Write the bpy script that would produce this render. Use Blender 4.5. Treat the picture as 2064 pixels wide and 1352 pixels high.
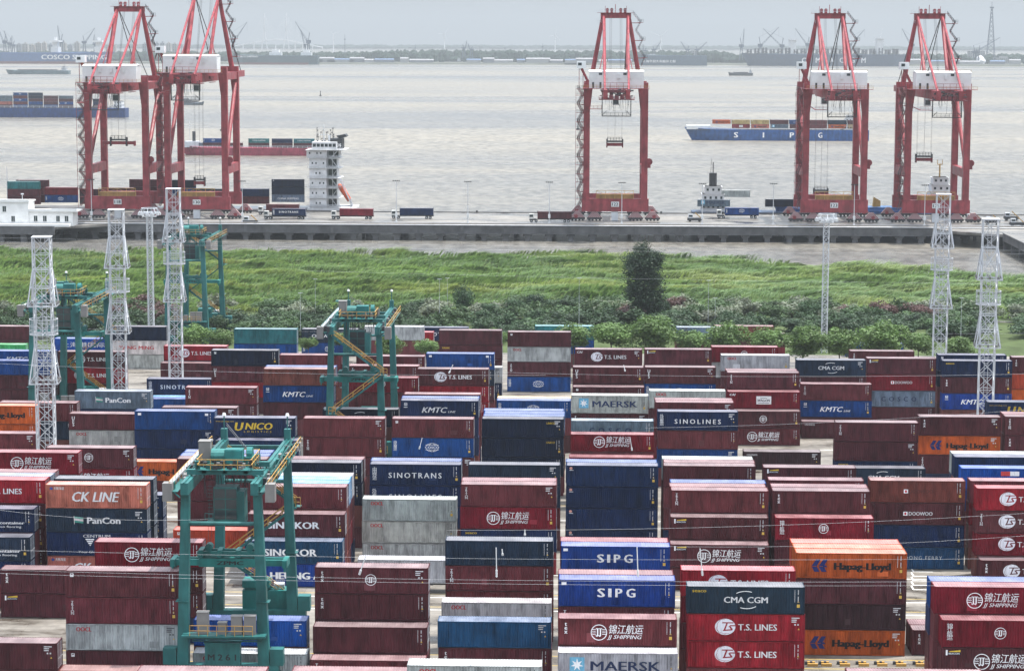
import bpy, math, random
import numpy as np
from mathutils import Vector, Matrix

for _o in list(bpy.data.objects):
    bpy.data.objects.remove(_o)
sc = bpy.context.scene
COL = sc.collection
R_ = math.radians

# ------------------------------------------------------------------ camera
FPX, CX, CY = 4700.0, 1032.0, 676.0          # focal length and centre in photo pixels
VPX, VPY, HCAM = 1195.0, 72.0, 68.0          # where the yard's depth direction vanishes; camera height
ROLL = R_(0.15)
_x, _y = VPX - CX, CY - VPY
_a = _x * math.cos(ROLL) - _y * math.sin(ROLL)
_b = _x * math.sin(ROLL) + _y * math.cos(ROLL)
TH = math.atan(_b / FPX)
PS = math.atan(_a / FPX * math.cos(TH))
_R = Vector((math.cos(PS), math.sin(PS), 0))
_F = Vector((-math.sin(PS) * math.cos(TH), math.cos(PS) * math.cos(TH), -math.sin(TH)))
_U = _R.cross(_F)
CR = _R * math.cos(ROLL) + _U * math.sin(ROLL)
CU = _U * math.cos(ROLL) - _R * math.sin(ROLL)
CF = _F
cam_d = bpy.data.cameras.new('camera')
cam_d.sensor_width = 36.0
cam_d.sensor_fit = 'HORIZONTAL'
cam_d.lens = FPX / 2064.0 * 36.0
cam_d.clip_start = 1.0
cam_d.clip_end = 80000.0
cam = bpy.data.objects.new('camera', cam_d)
COL.objects.link(cam)
_m = Matrix((CR, CU, -CF)).transposed().to_4x4()
_m.translation = (0, 0, HCAM)
cam.matrix_world = _m
sc.camera = cam

# ------------------------------------------------------------------ light
SUN_EL, SUN_AZ = 73.0, 68.0                   # degrees; azimuth clockwise from the view's depth axis
wd = bpy.data.worlds.new('World')
sc.world = wd
wd.use_nodes = True
_n = wd.node_tree.nodes
_l = wd.node_tree.links
_n.clear()
_out = _n.new('ShaderNodeOutputWorld')
_bg = _n.new('ShaderNodeBackground')
_sky = _n.new('ShaderNodeTexSky')
_sky.sky_type = 'NISHITA'
_sky.sun_disc = False
_sky.sun_elevation = R_(SUN_EL)
_sky.sun_rotation = R_(SUN_AZ)
_sky.altitude = 50
_sky.air_density = 1.0
_sky.dust_density = 2.0
_sky.ozone_density = 1.0
_bg.inputs['Strength'].default_value = 0.12
# thin broken overcast: soft grey-white cloud veil over the clear sky
_tc = _n.new('ShaderNodeTexCoord')
_mp = _n.new('ShaderNodeMapping')
_mp.inputs['Scale'].default_value = (1.0, 1.0, 9.0)
_nz = _n.new('ShaderNodeTexNoise')
_nz.inputs['Scale'].default_value = 3.0
_nz.inputs['Detail'].default_value = 6.0
_rp = _n.new('ShaderNodeValToRGB')
_rp.color_ramp.elements[0].position = 0.30
_rp.color_ramp.elements[0].color = (0.55, 0.55, 0.55, 1)
_rp.color_ramp.elements[1].position = 0.75
_rp.color_ramp.elements[1].color = (0.9, 0.9, 0.9, 1)
_mx = _n.new('ShaderNodeMix')
_mx.data_type = 'RGBA'
_gr = _n.new('ShaderNodeMapRange')                       # overcast veil: brighter overhead than at the horizon
_gr.inputs['From Min'].default_value = 0.0; _gr.inputs['From Max'].default_value = 1.0
_gr.inputs['To Min'].default_value = 0.30; _gr.inputs['To Max'].default_value = 1.6
_vm = _n.new('ShaderNodeVectorMath'); _vm.operation = 'SCALE'
_mx.inputs[7].default_value = (6.0, 6.5, 7.0, 1)
_l.new(_tc.outputs['Generated'], _mp.inputs['Vector'])
_sx = _n.new('ShaderNodeSeparateXYZ'); _mxz = _n.new('ShaderNodeMath'); _mxz.operation = 'MAXIMUM'; _mxz.inputs[1].default_value = 0.002
_cx = _n.new('ShaderNodeCombineXYZ')                     # the ground curves away below eye level: keep the sky's lowest ring there
_l.new(_tc.outputs['Generated'], _sx.inputs[0]); _l.new(_sx.outputs[0], _cx.inputs[0]); _l.new(_sx.outputs[1], _cx.inputs[1]); _l.new(_sx.outputs[2], _mxz.inputs[0]); _l.new(_mxz.outputs[0], _cx.inputs[2])
_l.new(_cx.outputs[0], _sky.inputs['Vector'])
_l.new(_mxz.outputs[0], _gr.inputs['Value']); _l.new(_gr.outputs['Result'], _vm.inputs['Scale']); _l.new(_mx.outputs[2], _vm.inputs[0])
_l.new(_mp.outputs['Vector'], _nz.inputs['Vector'])
_l.new(_nz.outputs['Fac'], _rp.inputs['Fac'])
_l.new(_rp.outputs['Color'], _mx.inputs[0])
_l.new(_sky.outputs['Color'], _mx.inputs[6])
_l.new(_vm.outputs['Vector'], _bg.inputs['Color'])
_l.new(_bg.outputs['Background'], _out.inputs['Surface'])
sun_d = bpy.data.lights.new('sun', 'SUN')
sun_d.energy = 2.7
sun_d.angle = R_(0.6)
sun_d.color = (1.0, 0.95, 0.88)
sun = bpy.data.objects.new('sun', sun_d)
COL.objects.link(sun)
_sd = Vector((math.sin(R_(SUN_AZ)) * math.cos(R_(SUN_EL)), math.cos(R_(SUN_AZ)) * math.cos(R_(SUN_EL)), math.sin(R_(SUN_EL))))
sun.rotation_euler = _sd.to_track_quat('Z', 'Y').to_euler()
sun.location = _sd * 500
sc.view_settings.view_transform = 'Standard'
sc.view_settings.look = 'None'
sc.view_settings.gamma = 1.0
sc.view_settings.exposure = 1.5
sc.view_settings.use_curve_mapping = False
sc.render.engine = 'CYCLES'
sc.cycles.use_denoising = True
sc.cycles.max_bounces = 5
sc.cycles.diffuse_bounces = 2
sc.cycles.glossy_bounces = 2
sc.cycles.transmission_bounces = 2
sc.cycles.volume_bounces = 0
HAZE = 1.0e-4
sc.cycles.transparent_max_bounces = 4

# ------------------------------------------------------------------ pixel <-> world
def ray(px, py):
    return CF + CR * ((px - CX) / FPX) - CU * ((py - CY) / FPX)
def onz(px, py, z):
    d = ray(px, py); t = (z - HCAM) / d.z
    return Vector((d.x * t, d.y * t, z))
def ony(px, py, Y):
    d = ray(px, py); t = Y / d.y
    return Vector((d.x * t, Y, HCAM + d.z * t))
def pix(p):
    v = Vector(p) - Vector((0, 0, HCAM)); w = v.dot(CF)
    return CX + FPX * v.dot(CR) / w, CY - FPX * v.dot(CU) / w
TS_ = 700.0 / 2057.0
TILE = {4: (0, 440), 5: (680, 440), 6: (1364, 440), 7: (0, 892), 8: (680, 892), 9: (1364, 892), 1: (0, 0), 2: (680, 0), 3: (1364, 0)}
def tp(t, x, y):
    if t == 0:
        return x, y
    return TILE[t][0] + x * TS_, TILE[t][1] + y * TS_

# ------------------------------------------------------------------ mesh helpers
class MB:
    def __init__(s):
        s.v = []; s.f = []
    def add(s, vs, fs):
        n = len(s.v)
        s.v.extend([tuple(p) for p in vs]); s.f.extend([tuple(i + n for i in f) for f in fs])
        return s
    def box(s, x0, x1, y0, y1, z0, z1):
        return s.add([(x0, y0, z0), (x1, y0, z0), (x1, y1, z0), (x0, y1, z0), (x0, y0, z1), (x1, y0, z1), (x1, y1, z1), (x0, y1, z1)],
                     [(0, 3, 2, 1), (4, 5, 6, 7), (0, 1, 5, 4), (1, 2, 6, 5), (2, 3, 7, 6), (3, 0, 4, 7)])
    def cbox(s, c, d):
        return s.box(c[0] - d[0] / 2, c[0] + d[0] / 2, c[1] - d[1] / 2, c[1] + d[1] / 2, c[2] - d[2] / 2, c[2] + d[2] / 2)
    def tube(s, p, q, r, n=6, r2=None, cap=True, w2=None):
        p = Vector(p); q = Vector(q); d = q - p
        if d.length < 1e-6:
            return s
        d.normalize()
        a = Vector((0, 0, 1)) if abs(d.z) < 0.95 else Vector((0, 1, 0))
        u = d.cross(a).normalized(); w = u.cross(d)
        r2 = r if r2 is None else r2
        vs = []
        for c, rr in ((p, r), (q, r2)):
            for i in range(n):
                t = 2 * math.pi * (i + .5) / n
                vs.append(c + u * (rr * math.cos(t)) + w * (rr * math.sin(t)))
        fs = [(i, (i + 1) % n, n + (i + 1) % n, n + i) for i in range(n)]
        if cap:
            fs += [tuple(range(n - 1, -1, -1)), tuple(range(n, 2 * n))]
        return s.add(vs, fs)
    def bar(s, p, q, r):
        return s.tube(p, q, r * 1.41, 4)
    def beam(s, p, q, w, h, w2=None, h2=None):
        """box section from p to q: w across (horizontal or x), h in the other direction"""
        p = Vector(p); q = Vector(q); d = (q - p).normalized()
        if abs(d.z) > 0.8:
            u = Vector((1, 0, 0)); u = (u - d * u.dot(d)).normalized(); v = d.cross(u)
        else:
            u = d.cross(Vector((0, 0, 1))).normalized(); v = u.cross(d)
        w2 = w if w2 is None else w2; h2 = h if h2 is None else h2
        vs = []
        for c, a, b in ((p, w, h), (q, w2, h2)):
            for i, j in ((-1, -1), (1, -1), (1, 1), (-1, 1)):
                vs.append(c + u * (a / 2 * i) + v * (b / 2 * j))
        return s.add(vs, [(3, 2, 1, 0), (4, 5, 6, 7), (0, 1, 5, 4), (1, 2, 6, 5), (2, 3, 7, 6), (3, 0, 4, 7)])
    def prism(s, pts, y0, y1):
        """outline in x,z extruded along y"""
        n = len(pts)
        vs = [(x, y0, z) for x, z in pts] + [(x, y1, z) for x, z in pts]
        fs = [tuple(range(n)), tuple(range(2 * n - 1, n - 1, -1))] + [(i, n + i, n + (i + 1) % n, (i + 1) % n) for i in range(n)]
        return s.add(vs, fs)
    def slab(s, pts, z0, z1):
        """outline in x,y extruded along z"""
        n = len(pts)
        vs = [(x, y, z0) for x, y in pts] + [(x, y, z1) for x, y in pts]
        fs = [tuple(range(n - 1, -1, -1)), tuple(range(n, 2 * n))] + [(i, (i + 1) % n, n + (i + 1) % n, n + i) for i in range(n)]
        return s.add(vs, fs)
    def rail(s, pts, h=1.0, r=0.03, step=2.0):
        for a, b in zip(pts[:-1], pts[1:]):
            a = Vector(a); b = Vector(b); L = (b - a).length
            if L < .01: continue
            for k in (h, h * .5):
                s.bar(a + Vector((0, 0, k)), b + Vector((0, 0, k)), r)
            m = max(1, int(round(L / step)))
            for i in range(m + 1):
                p = a.lerp(b, i / m)
                s.bar(p, p + Vector((0, 0, h)), r)
        return s
    def mesh(s, name='mesh'):
        me = bpy.data.meshes.new(name)
        me.from_pydata(s.v, [], s.f)
        me.update()
        return me

def obj(name, me, mat, parent=None, loc=None, col=None, rz=0.0, scale=None):
    if isinstance(me, MB):
        me = me.mesh(name)
    o = bpy.data.objects.new(name, me)
    COL.objects.link(o)
    if mat is not None and len(me.materials) == 0:
        me.materials.append(mat)
    if parent is not None:
        o.parent = parent
    if loc is not None:
        o.location = loc
    if rz:
        o.rotation_euler = (0, 0, rz)
    if scale is not None:
        o.scale = scale
    if col is not None:
        o.color = (col[0], col[1], col[2], 1)
    return o
def tag(o, label, cat, group=None):
    o['label'] = label; o['category'] = cat
    if group: o['group'] = group
    return o
def thing(name, label, cat, loc=(0, 0, 0), rz=0.0, group=None):
    o = bpy.data.objects.new(name, None)
    COL.objects.link(o)
    o.empty_display_size = 0.5
    o.location = loc; o.rotation_euler = (0, 0, rz)
    return tag(o, label, cat, group)
def struct(name, me, mat, kind='structure'):
    o = obj(name, me, mat); o['kind'] = kind
    return o
def copy_tree(o, parent=None):
    c = o.copy(); COL.objects.link(c); c.parent = parent
    for ch in o.children:
        copy_tree(ch, c)
    return c

# ------------------------------------------------------------------ materials
def newmat(name):
    m = bpy.data.materials.new(name); m.use_nodes = True
    nt = m.node_tree; b = nt.nodes['Principled BSDF']
    return m, nt, b
def nd(nt, t, **kw):
    n = nt.nodes.new(t)
    for k, v in kw.items():
        setattr(n, k, v)
    return n
def mixc(nt, fac, a, b, bt='MIX'):
    n = nd(nt, 'ShaderNodeMix', data_type='RGBA', blend_type=bt)
    for i, v in ((0, fac), (6, a), (7, b)):
        if hasattr(v, 'is_output') or isinstance(v, bpy.types.NodeSocket):
            nt.links.new(v, n.inputs[i])
        elif i == 0:
            n.inputs[0].default_value = v
        else:
            n.inputs[i].default_value = (v[0], v[1], v[2], 1)
    return n.outputs[2]
def ramp(nt, fac, stops):
    n = nd(nt, 'ShaderNodeValToRGB')
    e = n.color_ramp.elements
    while len(e) < len(stops): e.new(0.5)
    for k, (p, c) in zip(e, stops):
        k.position = p
        k.color = (c, c, c, 1) if not isinstance(c, tuple) else (c[0], c[1], c[2], 1)
    nt.links.new(fac, n.inputs['Fac'])
    return n.outputs['Color']
def noise(nt, vec, scale, detail=4, rough=0.6, dist=0.0):
    n = nd(nt, 'ShaderNodeTexNoise')
    n.inputs['Scale'].default_value = scale; n.inputs['Detail'].default_value = detail
    n.inputs['Roughness'].default_value = rough; n.inputs['Distortion'].default_value = dist
    if vec is not None: nt.links.new(vec, n.inputs['Vector'])
    return n.outputs['Fac']
def mapped(nt, scale, coord='Object', rnd=True):
    tc = nd(nt, 'ShaderNodeTexCoord'); mp = nd(nt, 'ShaderNodeMapping')
    mp.inputs['Scale'].default_value = scale
    nt.links.new(tc.outputs[coord], mp.inputs['Vector'])
    if rnd:
        oi = nd(nt, 'ShaderNodeObjectInfo'); cm = nd(nt, 'ShaderNodeMath', operation='MULTIPLY')
        cm.inputs[1].default_value = 137.0
        nt.links.new(oi.outputs['Random'], cm.inputs[0])
        cb = nd(nt, 'ShaderNodeCombineXYZ')
        for i in range(3): nt.links.new(cm.outputs[0], cb.inputs[i])
        nt.links.new(cb.outputs[0], mp.inputs['Location'])
    return mp.outputs['Vector']
def objcol(nt):
    return nd(nt, 'ShaderNodeObjectInfo').outputs['Color']

def make_paint(name, rough=0.55, wear=0.25, rust=0.62, streak=(1.1, 1.1, 0.25), spec=0.35, fade_sheen=0.0, attr=None):
    m, nt, b = newmat(name)
    if attr:
        a = nd(nt, 'ShaderNodeAttribute', attribute_name=attr); c = a.outputs['Color']
    else:
        c = objcol(nt)
    v1 = mapped(nt, streak)
    n1 = noise(nt, v1, 1.3, 5, 0.65)
    v2 = mapped(nt, (0.35, 0.35, 0.35))
    n2 = noise(nt, v2, 1.0, 3)
    if fade_sheen:
        f = ramp(nt, n2, [(0.3, fade_sheen * 0.8), (0.75, fade_sheen * 1.15)])
        c = mixc(nt, f, c, (0.52, 0.47, 0.47))  # faded roof paint, with sunlit sheen also put into the colour
    dk = ramp(nt, n1, [(0.32, 1 - wear * 1.6), (0.58, 1.0)])
    c = mixc(nt, 1.0, c, dk, 'MULTIPLY')
    lt = ramp(nt, n2, [(0.32, 0.74), (0.7, 1.22)])
    c = mixc(nt, 1.0, c, lt, 'MULTIPLY')
    v3 = mapped(nt, (6.5, 6.5, 0.45))
    n3 = noise(nt, v3, 2.2, 4, 0.7)
    rf = ramp(nt, n3, [(rust, 0.0), (rust + 0.08, 0.75)])
    c = mixc(nt, rf, c, (0.085, 0.040, 0.024))
    nt.links.new(c, b.inputs['Base Color'])
    rr = ramp(nt, n2, [(0.3, rough - 0.1), (0.7, rough + 0.12)])
    nt.links.new(rr, b.inputs['Roughness'])
    b.inputs['Specular IOR Level'].default_value = spec
    return m
PAINT = make_paint('painted_steel', 0.55, 0.33, 0.64, spec=0.09)
ROOFP = make_paint('roof_paint', 0.40, 0.13, 0.71, (2.6, 0.25, 1.0), 0.4, 0.27)
FILLP = make_paint('stack_paint', 0.55, 0.25, 0.66, attr='paint')
CRANEP = make_paint('crane_paint', 0.45, 0.26, 0.69, (0.5, 0.5, 0.10), 0.25)
def simple(name, c, rough=0.7, metal=0.0, spec=0.4, var=0.0, scale=1.0, em=None):
    m, nt, b = newmat(name)
    b.inputs['Roughness'].default_value = rough; b.inputs['Metallic'].default_value = metal
    b.inputs['Specular IOR Level'].default_value = spec
    if var:
        n = noise(nt, mapped(nt, (scale,) * 3), 1.0, 5)
        cc = mixc(nt, 1.0, c, ramp(nt, n, [(0.3, 1 - var), (0.7, 1 + var)]), 'MULTIPLY')
        nt.links.new(cc, b.inputs['Base Color'])
    else:
        b.inputs['Base Color'].default_value = (c[0], c[1], c[2], 1)
    return m
M_LET = None
def make_lettering():
    m, nt, b = newmat('lettering_paint')
    c = objcol(nt)
    n = noise(nt, mapped(nt, (3, 3, 0.7)), 1.6, 5)
    c = mixc(nt, 1.0, c, ramp(nt, n, [(0.30, 0.72), (0.55, 1.0)]), 'MULTIPLY')
    nt.links.new(c, b.inputs['Base Color'])
    b.inputs['Roughness'].default_value = 0.6; b.inputs['Specular IOR Level'].default_value = 0.25
    return m
M_LET = make_lettering()
M_DARK = simple('dark_steel', (0.03, 0.032, 0.036), 0.6)
M_GALV = simple('galvanised_steel', (0.50, 0.52, 0.55), 0.45, 0.2, 0.5, 0.12, 0.4)
M_CAB = simple('cabinet_grey', (0.17, 0.165, 0.16), 0.6, 0, 0.3, 0.15, 0.6)
M_TYRE = simple('tyre_rubber', (0.02, 0.02, 0.021), 0.85)
M_GLASS = simple('window_glass', (0.02, 0.03, 0.035), 0.12, 0.0, 0.6)
M_WHITE = simple('white_paint', (0.60, 0.61, 0.62), 0.5, 0, 0.3, 0.12, 0.25)
M_SHIPW = simple('ship_white', (0.60, 0.61, 0.62), 0.55, 0, 0.3, 0.2, 0.35)
M_CABLE = simple('steel_cable', (0.06, 0.06, 0.065), 0.6)
M_YEL = simple('yellow_paint', (0.40, 0.23, 0.055), 0.55, 0, 0.4, 0.15, 1.0)
print('base ok')
# ================================================================== the setting
def grid_sheet(x0, x1, y0, y1, z, nx=1, ny=1):
    mb = MB()
    vs = [(x0 + (x1 - x0) * i / nx, y0 + (y1 - y0) * j / ny, z) for j in range(ny + 1) for i in range(nx + 1)]
    return mb.add(vs, [(j * (nx + 1) + i, j * (nx + 1) + i + 1, (j + 1) * (nx + 1) + i + 1, (j + 1) * (nx + 1) + i) for j in range(ny) for i in range(nx)])
# --- river
def make_water():
    m, nt, b = newmat('muddy_river')
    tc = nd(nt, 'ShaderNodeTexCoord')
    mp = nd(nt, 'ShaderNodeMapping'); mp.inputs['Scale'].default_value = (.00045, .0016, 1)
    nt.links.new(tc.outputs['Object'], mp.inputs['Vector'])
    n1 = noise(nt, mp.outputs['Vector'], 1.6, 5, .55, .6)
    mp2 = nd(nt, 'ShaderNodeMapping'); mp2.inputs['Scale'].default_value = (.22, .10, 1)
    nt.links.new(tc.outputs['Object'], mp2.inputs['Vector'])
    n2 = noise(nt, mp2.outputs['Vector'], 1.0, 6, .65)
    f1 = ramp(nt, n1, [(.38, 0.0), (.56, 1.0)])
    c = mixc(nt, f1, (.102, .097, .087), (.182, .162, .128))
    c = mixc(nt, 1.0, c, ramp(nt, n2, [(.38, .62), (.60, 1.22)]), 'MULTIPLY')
    nt.links.new(c, b.inputs['Base Color'])
    nt.links.new(ramp(nt, f1, [(0, .22), (1, .36)]), b.inputs['Roughness'])
    b.inputs['Specular IOR Level'].default_value = 0.24
    mp3 = nd(nt, 'ShaderNodeMapping'); mp3.inputs['Scale'].default_value = (.16, .28, 1)
    nt.links.new(tc.outputs['Object'], mp3.inputs['Vector'])
    n3 = noise(nt, mp3.outputs['Vector'], 1.0, 5, .7)
    bp = nd(nt, 'ShaderNodeBump'); bp.inputs['Strength'].default_value = .8; bp.inputs['Distance'].default_value = 1.2
    nt.links.new(n3, bp.inputs['Height']); nt.links.new(bp.outputs['Normal'], b.inputs['Normal'])
    return m
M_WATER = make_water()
EARTH = 7.4e6
def drop(x, y): return (x * x + y * y) / (2 * EARTH)
WATZ = -3.2
_ys = [520 * (32000 / 520) ** (i / 70) for i in range(71)]
_mb = MB(); _nx = 40
for _yy in _ys:
    for i in range(_nx + 1):
        _xx = (-1 + 2 * i / _nx) * (900 + _yy * .30); _mb.v.append((_xx, _yy, WATZ - drop(_xx, _yy)))
_mb.f = [(j * (_nx + 1) + i, j * (_nx + 1) + i + 1, (j + 1) * (_nx + 1) + i + 1, (j + 1) * (_nx + 1) + i) for j in range(70) for i in range(_nx)]
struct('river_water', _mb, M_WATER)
# --- yard ground
def make_concrete():
    m, nt, b = newmat('yard_concrete')
    tc = nd(nt, 'ShaderNodeTexCoord')
    n1 = noise(nt, mapped(nt, (.11, .25, 1), 'Object', False), 1.0, 6, .65)
    n2 = noise(nt, mapped(nt, (.9, .9, 1), 'Object', False), 1.0, 5, .6)
    br = nd(nt, 'ShaderNodeTexBrick'); br.offset = 0.0
    br.inputs['Scale'].default_value = 1.0; br.inputs['Mortar Size'].default_value = .018; br.inputs['Brick Width'].default_value = 5.0; br.inputs['Row Height'].default_value = 4.0
    br.inputs['Color1'].default_value = (1, 1, 1, 1); br.inputs['Color2'].default_value = (.86, .86, .86, 1); br.inputs['Mortar'].default_value = (.35, .33, .31, 1)
    nt.links.new(tc.outputs['Object'], br.inputs['Vector'])
    c = mixc(nt, ramp(nt, n1, [(.32, 0.), (.62, 1.)]), (.060, .049, .038), (.215, .196, .170))
    c = mixc(nt, 1.0, c, ramp(nt, n2, [(.3, .75), (.7, 1.1)]), 'MULTIPLY')
    c = mixc(nt, 1.0, c, br.outputs['Color'], 'MULTIPLY')
    nt.links.new(c, b.inputs['Base Color'])
    nt.links.new(ramp(nt, n1, [(.36, .18), (.5, .75)]), b.inputs['Roughness'])
    return m
M_CONC = make_concrete()
struct('yard_ground', grid_sheet(-700, 700, -400, 562, 0), M_CONC)
# ================================================================== shipping containers
CL, CW = 12.192, 2.438
HC, ST = 2.896, 2.591
def corr(mb, x0, x1, z0, z1, yo, depth, pitch, sgn, axis='x'):
    """corrugated sheet; yo = outer plane, sgn = outward direction (-1/+1) along the other axis"""
    n = max(1, int(round((x1 - x0) / pitch))); p = (x1 - x0) / n
    xs = []
    for i in range(n):
        b = x0 + i * p
        xs += [(b, 0), (b + p * .34, 0), (b + p * .5, 1), (b + p * .84, 1)]
    xs.append((x1, 0))
    vs = []
    for x, d in xs:
        y = yo - sgn * depth * d
        for z in (z0, z1):
            vs.append((x, y, z) if axis == 'x' else (y, x, z))
    fs = []
    for i in range(len(xs) - 1):
        q = (2 * i, 2 * i + 2, 2 * i + 3, 2 * i + 1)
        flip = (sgn > 0) == (axis == 'x')
        fs.append(q[::-1] if flip else q)
    mb.add(vs, fs)
def container_meshes(h, L=CL):
    o = {}
    w = CW / 2; l = L / 2
    b = MB()
    corr(b, -l + .15, l - .15, .15, h - .10, -(w - .014), .060, .278, -1)
    corr(b, -l + .15, l - .15, .15, h - .10, (w - .014), .060, .278, 1)
    corr(b, -w + .15, w - .15, .15, h - .11, -(l - .03), .045, .25, -1, 'y')
    b.add([(-l + .1, -w + .1, .14), (l - .1, -w + .1, .14), (l - .1, w - .1, .14), (-l + .1, w - .1, .14)], [(0, 3, 2, 1)])
    o['wall'] = b.mesh('wall')
    r = MB()
    n = 44; p = (L - .3) / n; xs = []
    for i in range(n):
        x = -l + .15 + i * p
        xs += [(x, 0), (x + p * .45, 0), (x + p * .6, .028), (x + p * .85, .028)]
    xs.append((l - .15, 0))
    vs = []
    for x, d in xs:
        vs += [(x, -w + .07, h - .045 + d), (x, w - .07, h - .045 + d)]
    r.add(vs, [(2 * i, 2 * i + 2, 2 * i + 3, 2 * i + 1) for i in range(len(xs) - 1)])
    # plain end strips of the roof sheet
    for a, c in ((-l + .02, -l + .15), (l - .15, l - .02)):
        r.add([(a, -w + .07, h - .03), (c, -w + .07, h - .03), (c, w - .07, h - .03), (a, w - .07, h - .03)], [(0, 1, 2, 3)])
    o['roof'] = r.mesh('roof')
    f = MB()
    for sx in (-1, 1):
        for sy in (-1, 1):
            x = sx * (l - .075); y = sy * (w - .075)
            f.cbox((x, y, h / 2), (.15, .15, h - .24))
            for z in (.06, h - .06):
                f.cbox((sx * (l - .088), sy * (w - .08), z), (.176, .16, .118))
    for sy in (-1, 1):
        f.cbox((0, sy * (w - .04), h - .070), (L - .354, .07, .09))
        f.cbox((0, sy * (w - .03), .115), (L - .354, .05, .11))
    for sx in (-1, 1):
        f.cbox((sx * (l - .05), 0, h - .065), (.08, CW - .33, .11))
        f.cbox((sx * (l - .05), 0, .08), (.08, CW - .33, .13))
    o['frame'] = f.mesh('frame')
    for k, s in ((0, -1), (1, 1)):
        d = MB()
        c0, c1 = (-w + .16, -.015) if s < 0 else (.015, w - .16)
        x0 = l - .06
        d.box(x0 - .05, x0, c0, c1, .16, h - .14)
        # pressed horizontal panels, each proud of the frame
        m = 5
        for i in range(m):
            z0 = .26 + i * (h - .5) / m
            d.box(x0 - .001, x0 + .014, c0 + .08, c1 - .08, z0, z0 + (h - .5) / m - .12)
        o['door%d' % k] = d.mesh('door')
        g = MB()
        for t in (.27, .73):
            y = c0 + (c1 - c0) * t
            g.tube((l - .03, y, .12), (l - .03, y, h - .12), .02, 5)
            for z in (.22, h * .35, h * .65, h - .22):
                g.cbox((l - .035, y, z), (.035, .12, .08))
            g.cbox((l - .012, y + .18, h * .4), (.025, .42, .045))
        o['gear%d' % k] = g.mesh('locking_bar')
    return o
CM_ = {HC: container_meshes(HC), ST: container_meshes(ST)}

PAL = {
    'M': ((.130, .028, .035), 'maroon'), 'm': ((.090, .023, .030), 'dark plum red'), 'n': ((.150, .043, .035), 'brownish red'), 'k': ((.040, .018, .023), 'blackish brown'),
    'R': ((.285, .013, .024), 'bright red'), 'r': ((.175, .009, .020), 'crimson'), 'B': ((.008, .022, .072), 'navy blue'),
    'N': ((.007, .014, .036), 'dark navy'), 'b': ((.006, .054, .210), 'mid blue'), 'a': ((.006, .075, .370), 'royal blue'), 'U': ((.010, .048, .255), 'deep blue'),
    'D': ((.015, .030, .055), 'slate navy'), 'd': ((.010, .060, .145), 'weathered blue'), 'g': ((.140, .185, .235), 'slate grey'), 'G': ((.400, .415, .415), 'pale grey'),
    'W': ((.560, .550, .540), 'off white'), 'O': ((.490, .098, .022), 'orange'), 'o': ((.400, .055, .025), 'orange red'), 'S': ((.460, .140, .105), 'salmon pink'), 'T': ((.030, .170, .180), 'teal'),
    'e': ((.05, .35, .12), 'green'), 'c': ((.080, .290, .520), 'pale blue'), 'y': ((.46, .34, .16), 'tan'),
}
WHT = (.84, .84, .86); YLW = (.62, .42, .04); BLK = (.018, .018, .022); RED = (.50, .02, .03); NVY = (.02, .035, .10)

# ---- lettering
_tm = {}
def text_mesh(body, bold=0.0, shear=0.0, space=1.0, line=1.0, align='LEFT'):
    """flat letters, capitals one unit high, starting at x = 0"""
    k = (body, bold, shear, space, line, align)
    if k in _tm: return _tm[k]
    c = bpy.data.curves.new('lettering', 'FONT')
    c.body = body; c.size = 1.0 / 0.7;  c.shear = shear; c.space_character = space; c.space_line = line
    c.resolution_u = 2; c.align_x = align; c.fill_mode = 'FRONT'
    o = bpy.data.objects.new('lettering', c); COL.objects.link(o)
    dg = bpy.context.evaluated_depsgraph_get()
    me = bpy.data.meshes.new_from_object(o.evaluated_get(dg))
    me.name = 'lettering'; me.materials.clear(); me.materials.append(M_LET)
    bpy.data.objects.remove(o); bpy.data.curves.remove(c)
    n = len(me.vertices); co = np.zeros(n * 3); me.vertices.foreach_get('co', co); co = co.reshape(-1, 3)
    if bold > 0:                                          # heavier strokes: two more passes of the same letters, each a hair in front
        d = bold * 1.1 / max(.6, 1); big = bpy.data.meshes.new('lettering'); fs = [tuple(p.vertices) for p in me.polygons]
        vs = np.concatenate([co + np.array((-d, 0, 0)), co + np.array((d, 0, .0015)), co + np.array((0, 0, .003))])
        big.from_pydata(vs.tolist(), [], [tuple(v + q * n for v in f) for q in range(3) for f in fs]); big.materials.append(M_LET); bpy.data.meshes.remove(me); me = big; co = vs
    lo, hi = co.min(0), co.max(0)
    _tm[k] = (me, lo, hi)
    return _tm[k]
FADE = [1.0]
def put_text(par, body, x0, x1, zb, cap, col, y, bold=0.03, shear=0.0, space=1.0, name='lettering', fit=True):
    me, lo, hi = text_mesh(body, bold, shear, space)
    o = obj(name, me, M_LET, par, col=tuple(v * FADE[0] for v in col))
    sx = (x1 - x0) / (hi[0] - lo[0]) if fit else cap
    o.scale = (sx, cap, 1); o.rotation_euler = (math.pi / 2, 0, 0)
    o.location = (x0 - lo[0] * sx, y, zb)
    return o
def put_stack(par, body, xc, ztop, hgt, col, y, bold=0.02, wid=None, name='lettering'):
    me, lo, hi = text_mesh('\n'.join(body), bold, 0.0, 1.0, 0.62, 'CENTER')
    o = obj(name, me, M_LET, par, col=tuple(v * FADE[0] for v in col))
    s = hgt / (hi[1] - lo[1])
    o.scale = (s * (wid or 1.0), s, 1); o.rotation_euler = (math.pi / 2, 0, 0)
    o.location = (xc, y, ztop - hi[1] * s)
    return o
def flat(par, name, polys, col, y, cache={}):
    """flat print in x,z; polys = list of outlines"""
    k = (name, repr(polys))
    if k not in cache:
        mb = MB()
        for pl in polys:
            mb.add([(p[0], 0, p[1]) for p in pl], [tuple(range(len(pl)))])
        cache[k] = mb.mesh(name)
    return obj(name, cache[k], M_LET, par, (0, y, 0), col)
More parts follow.
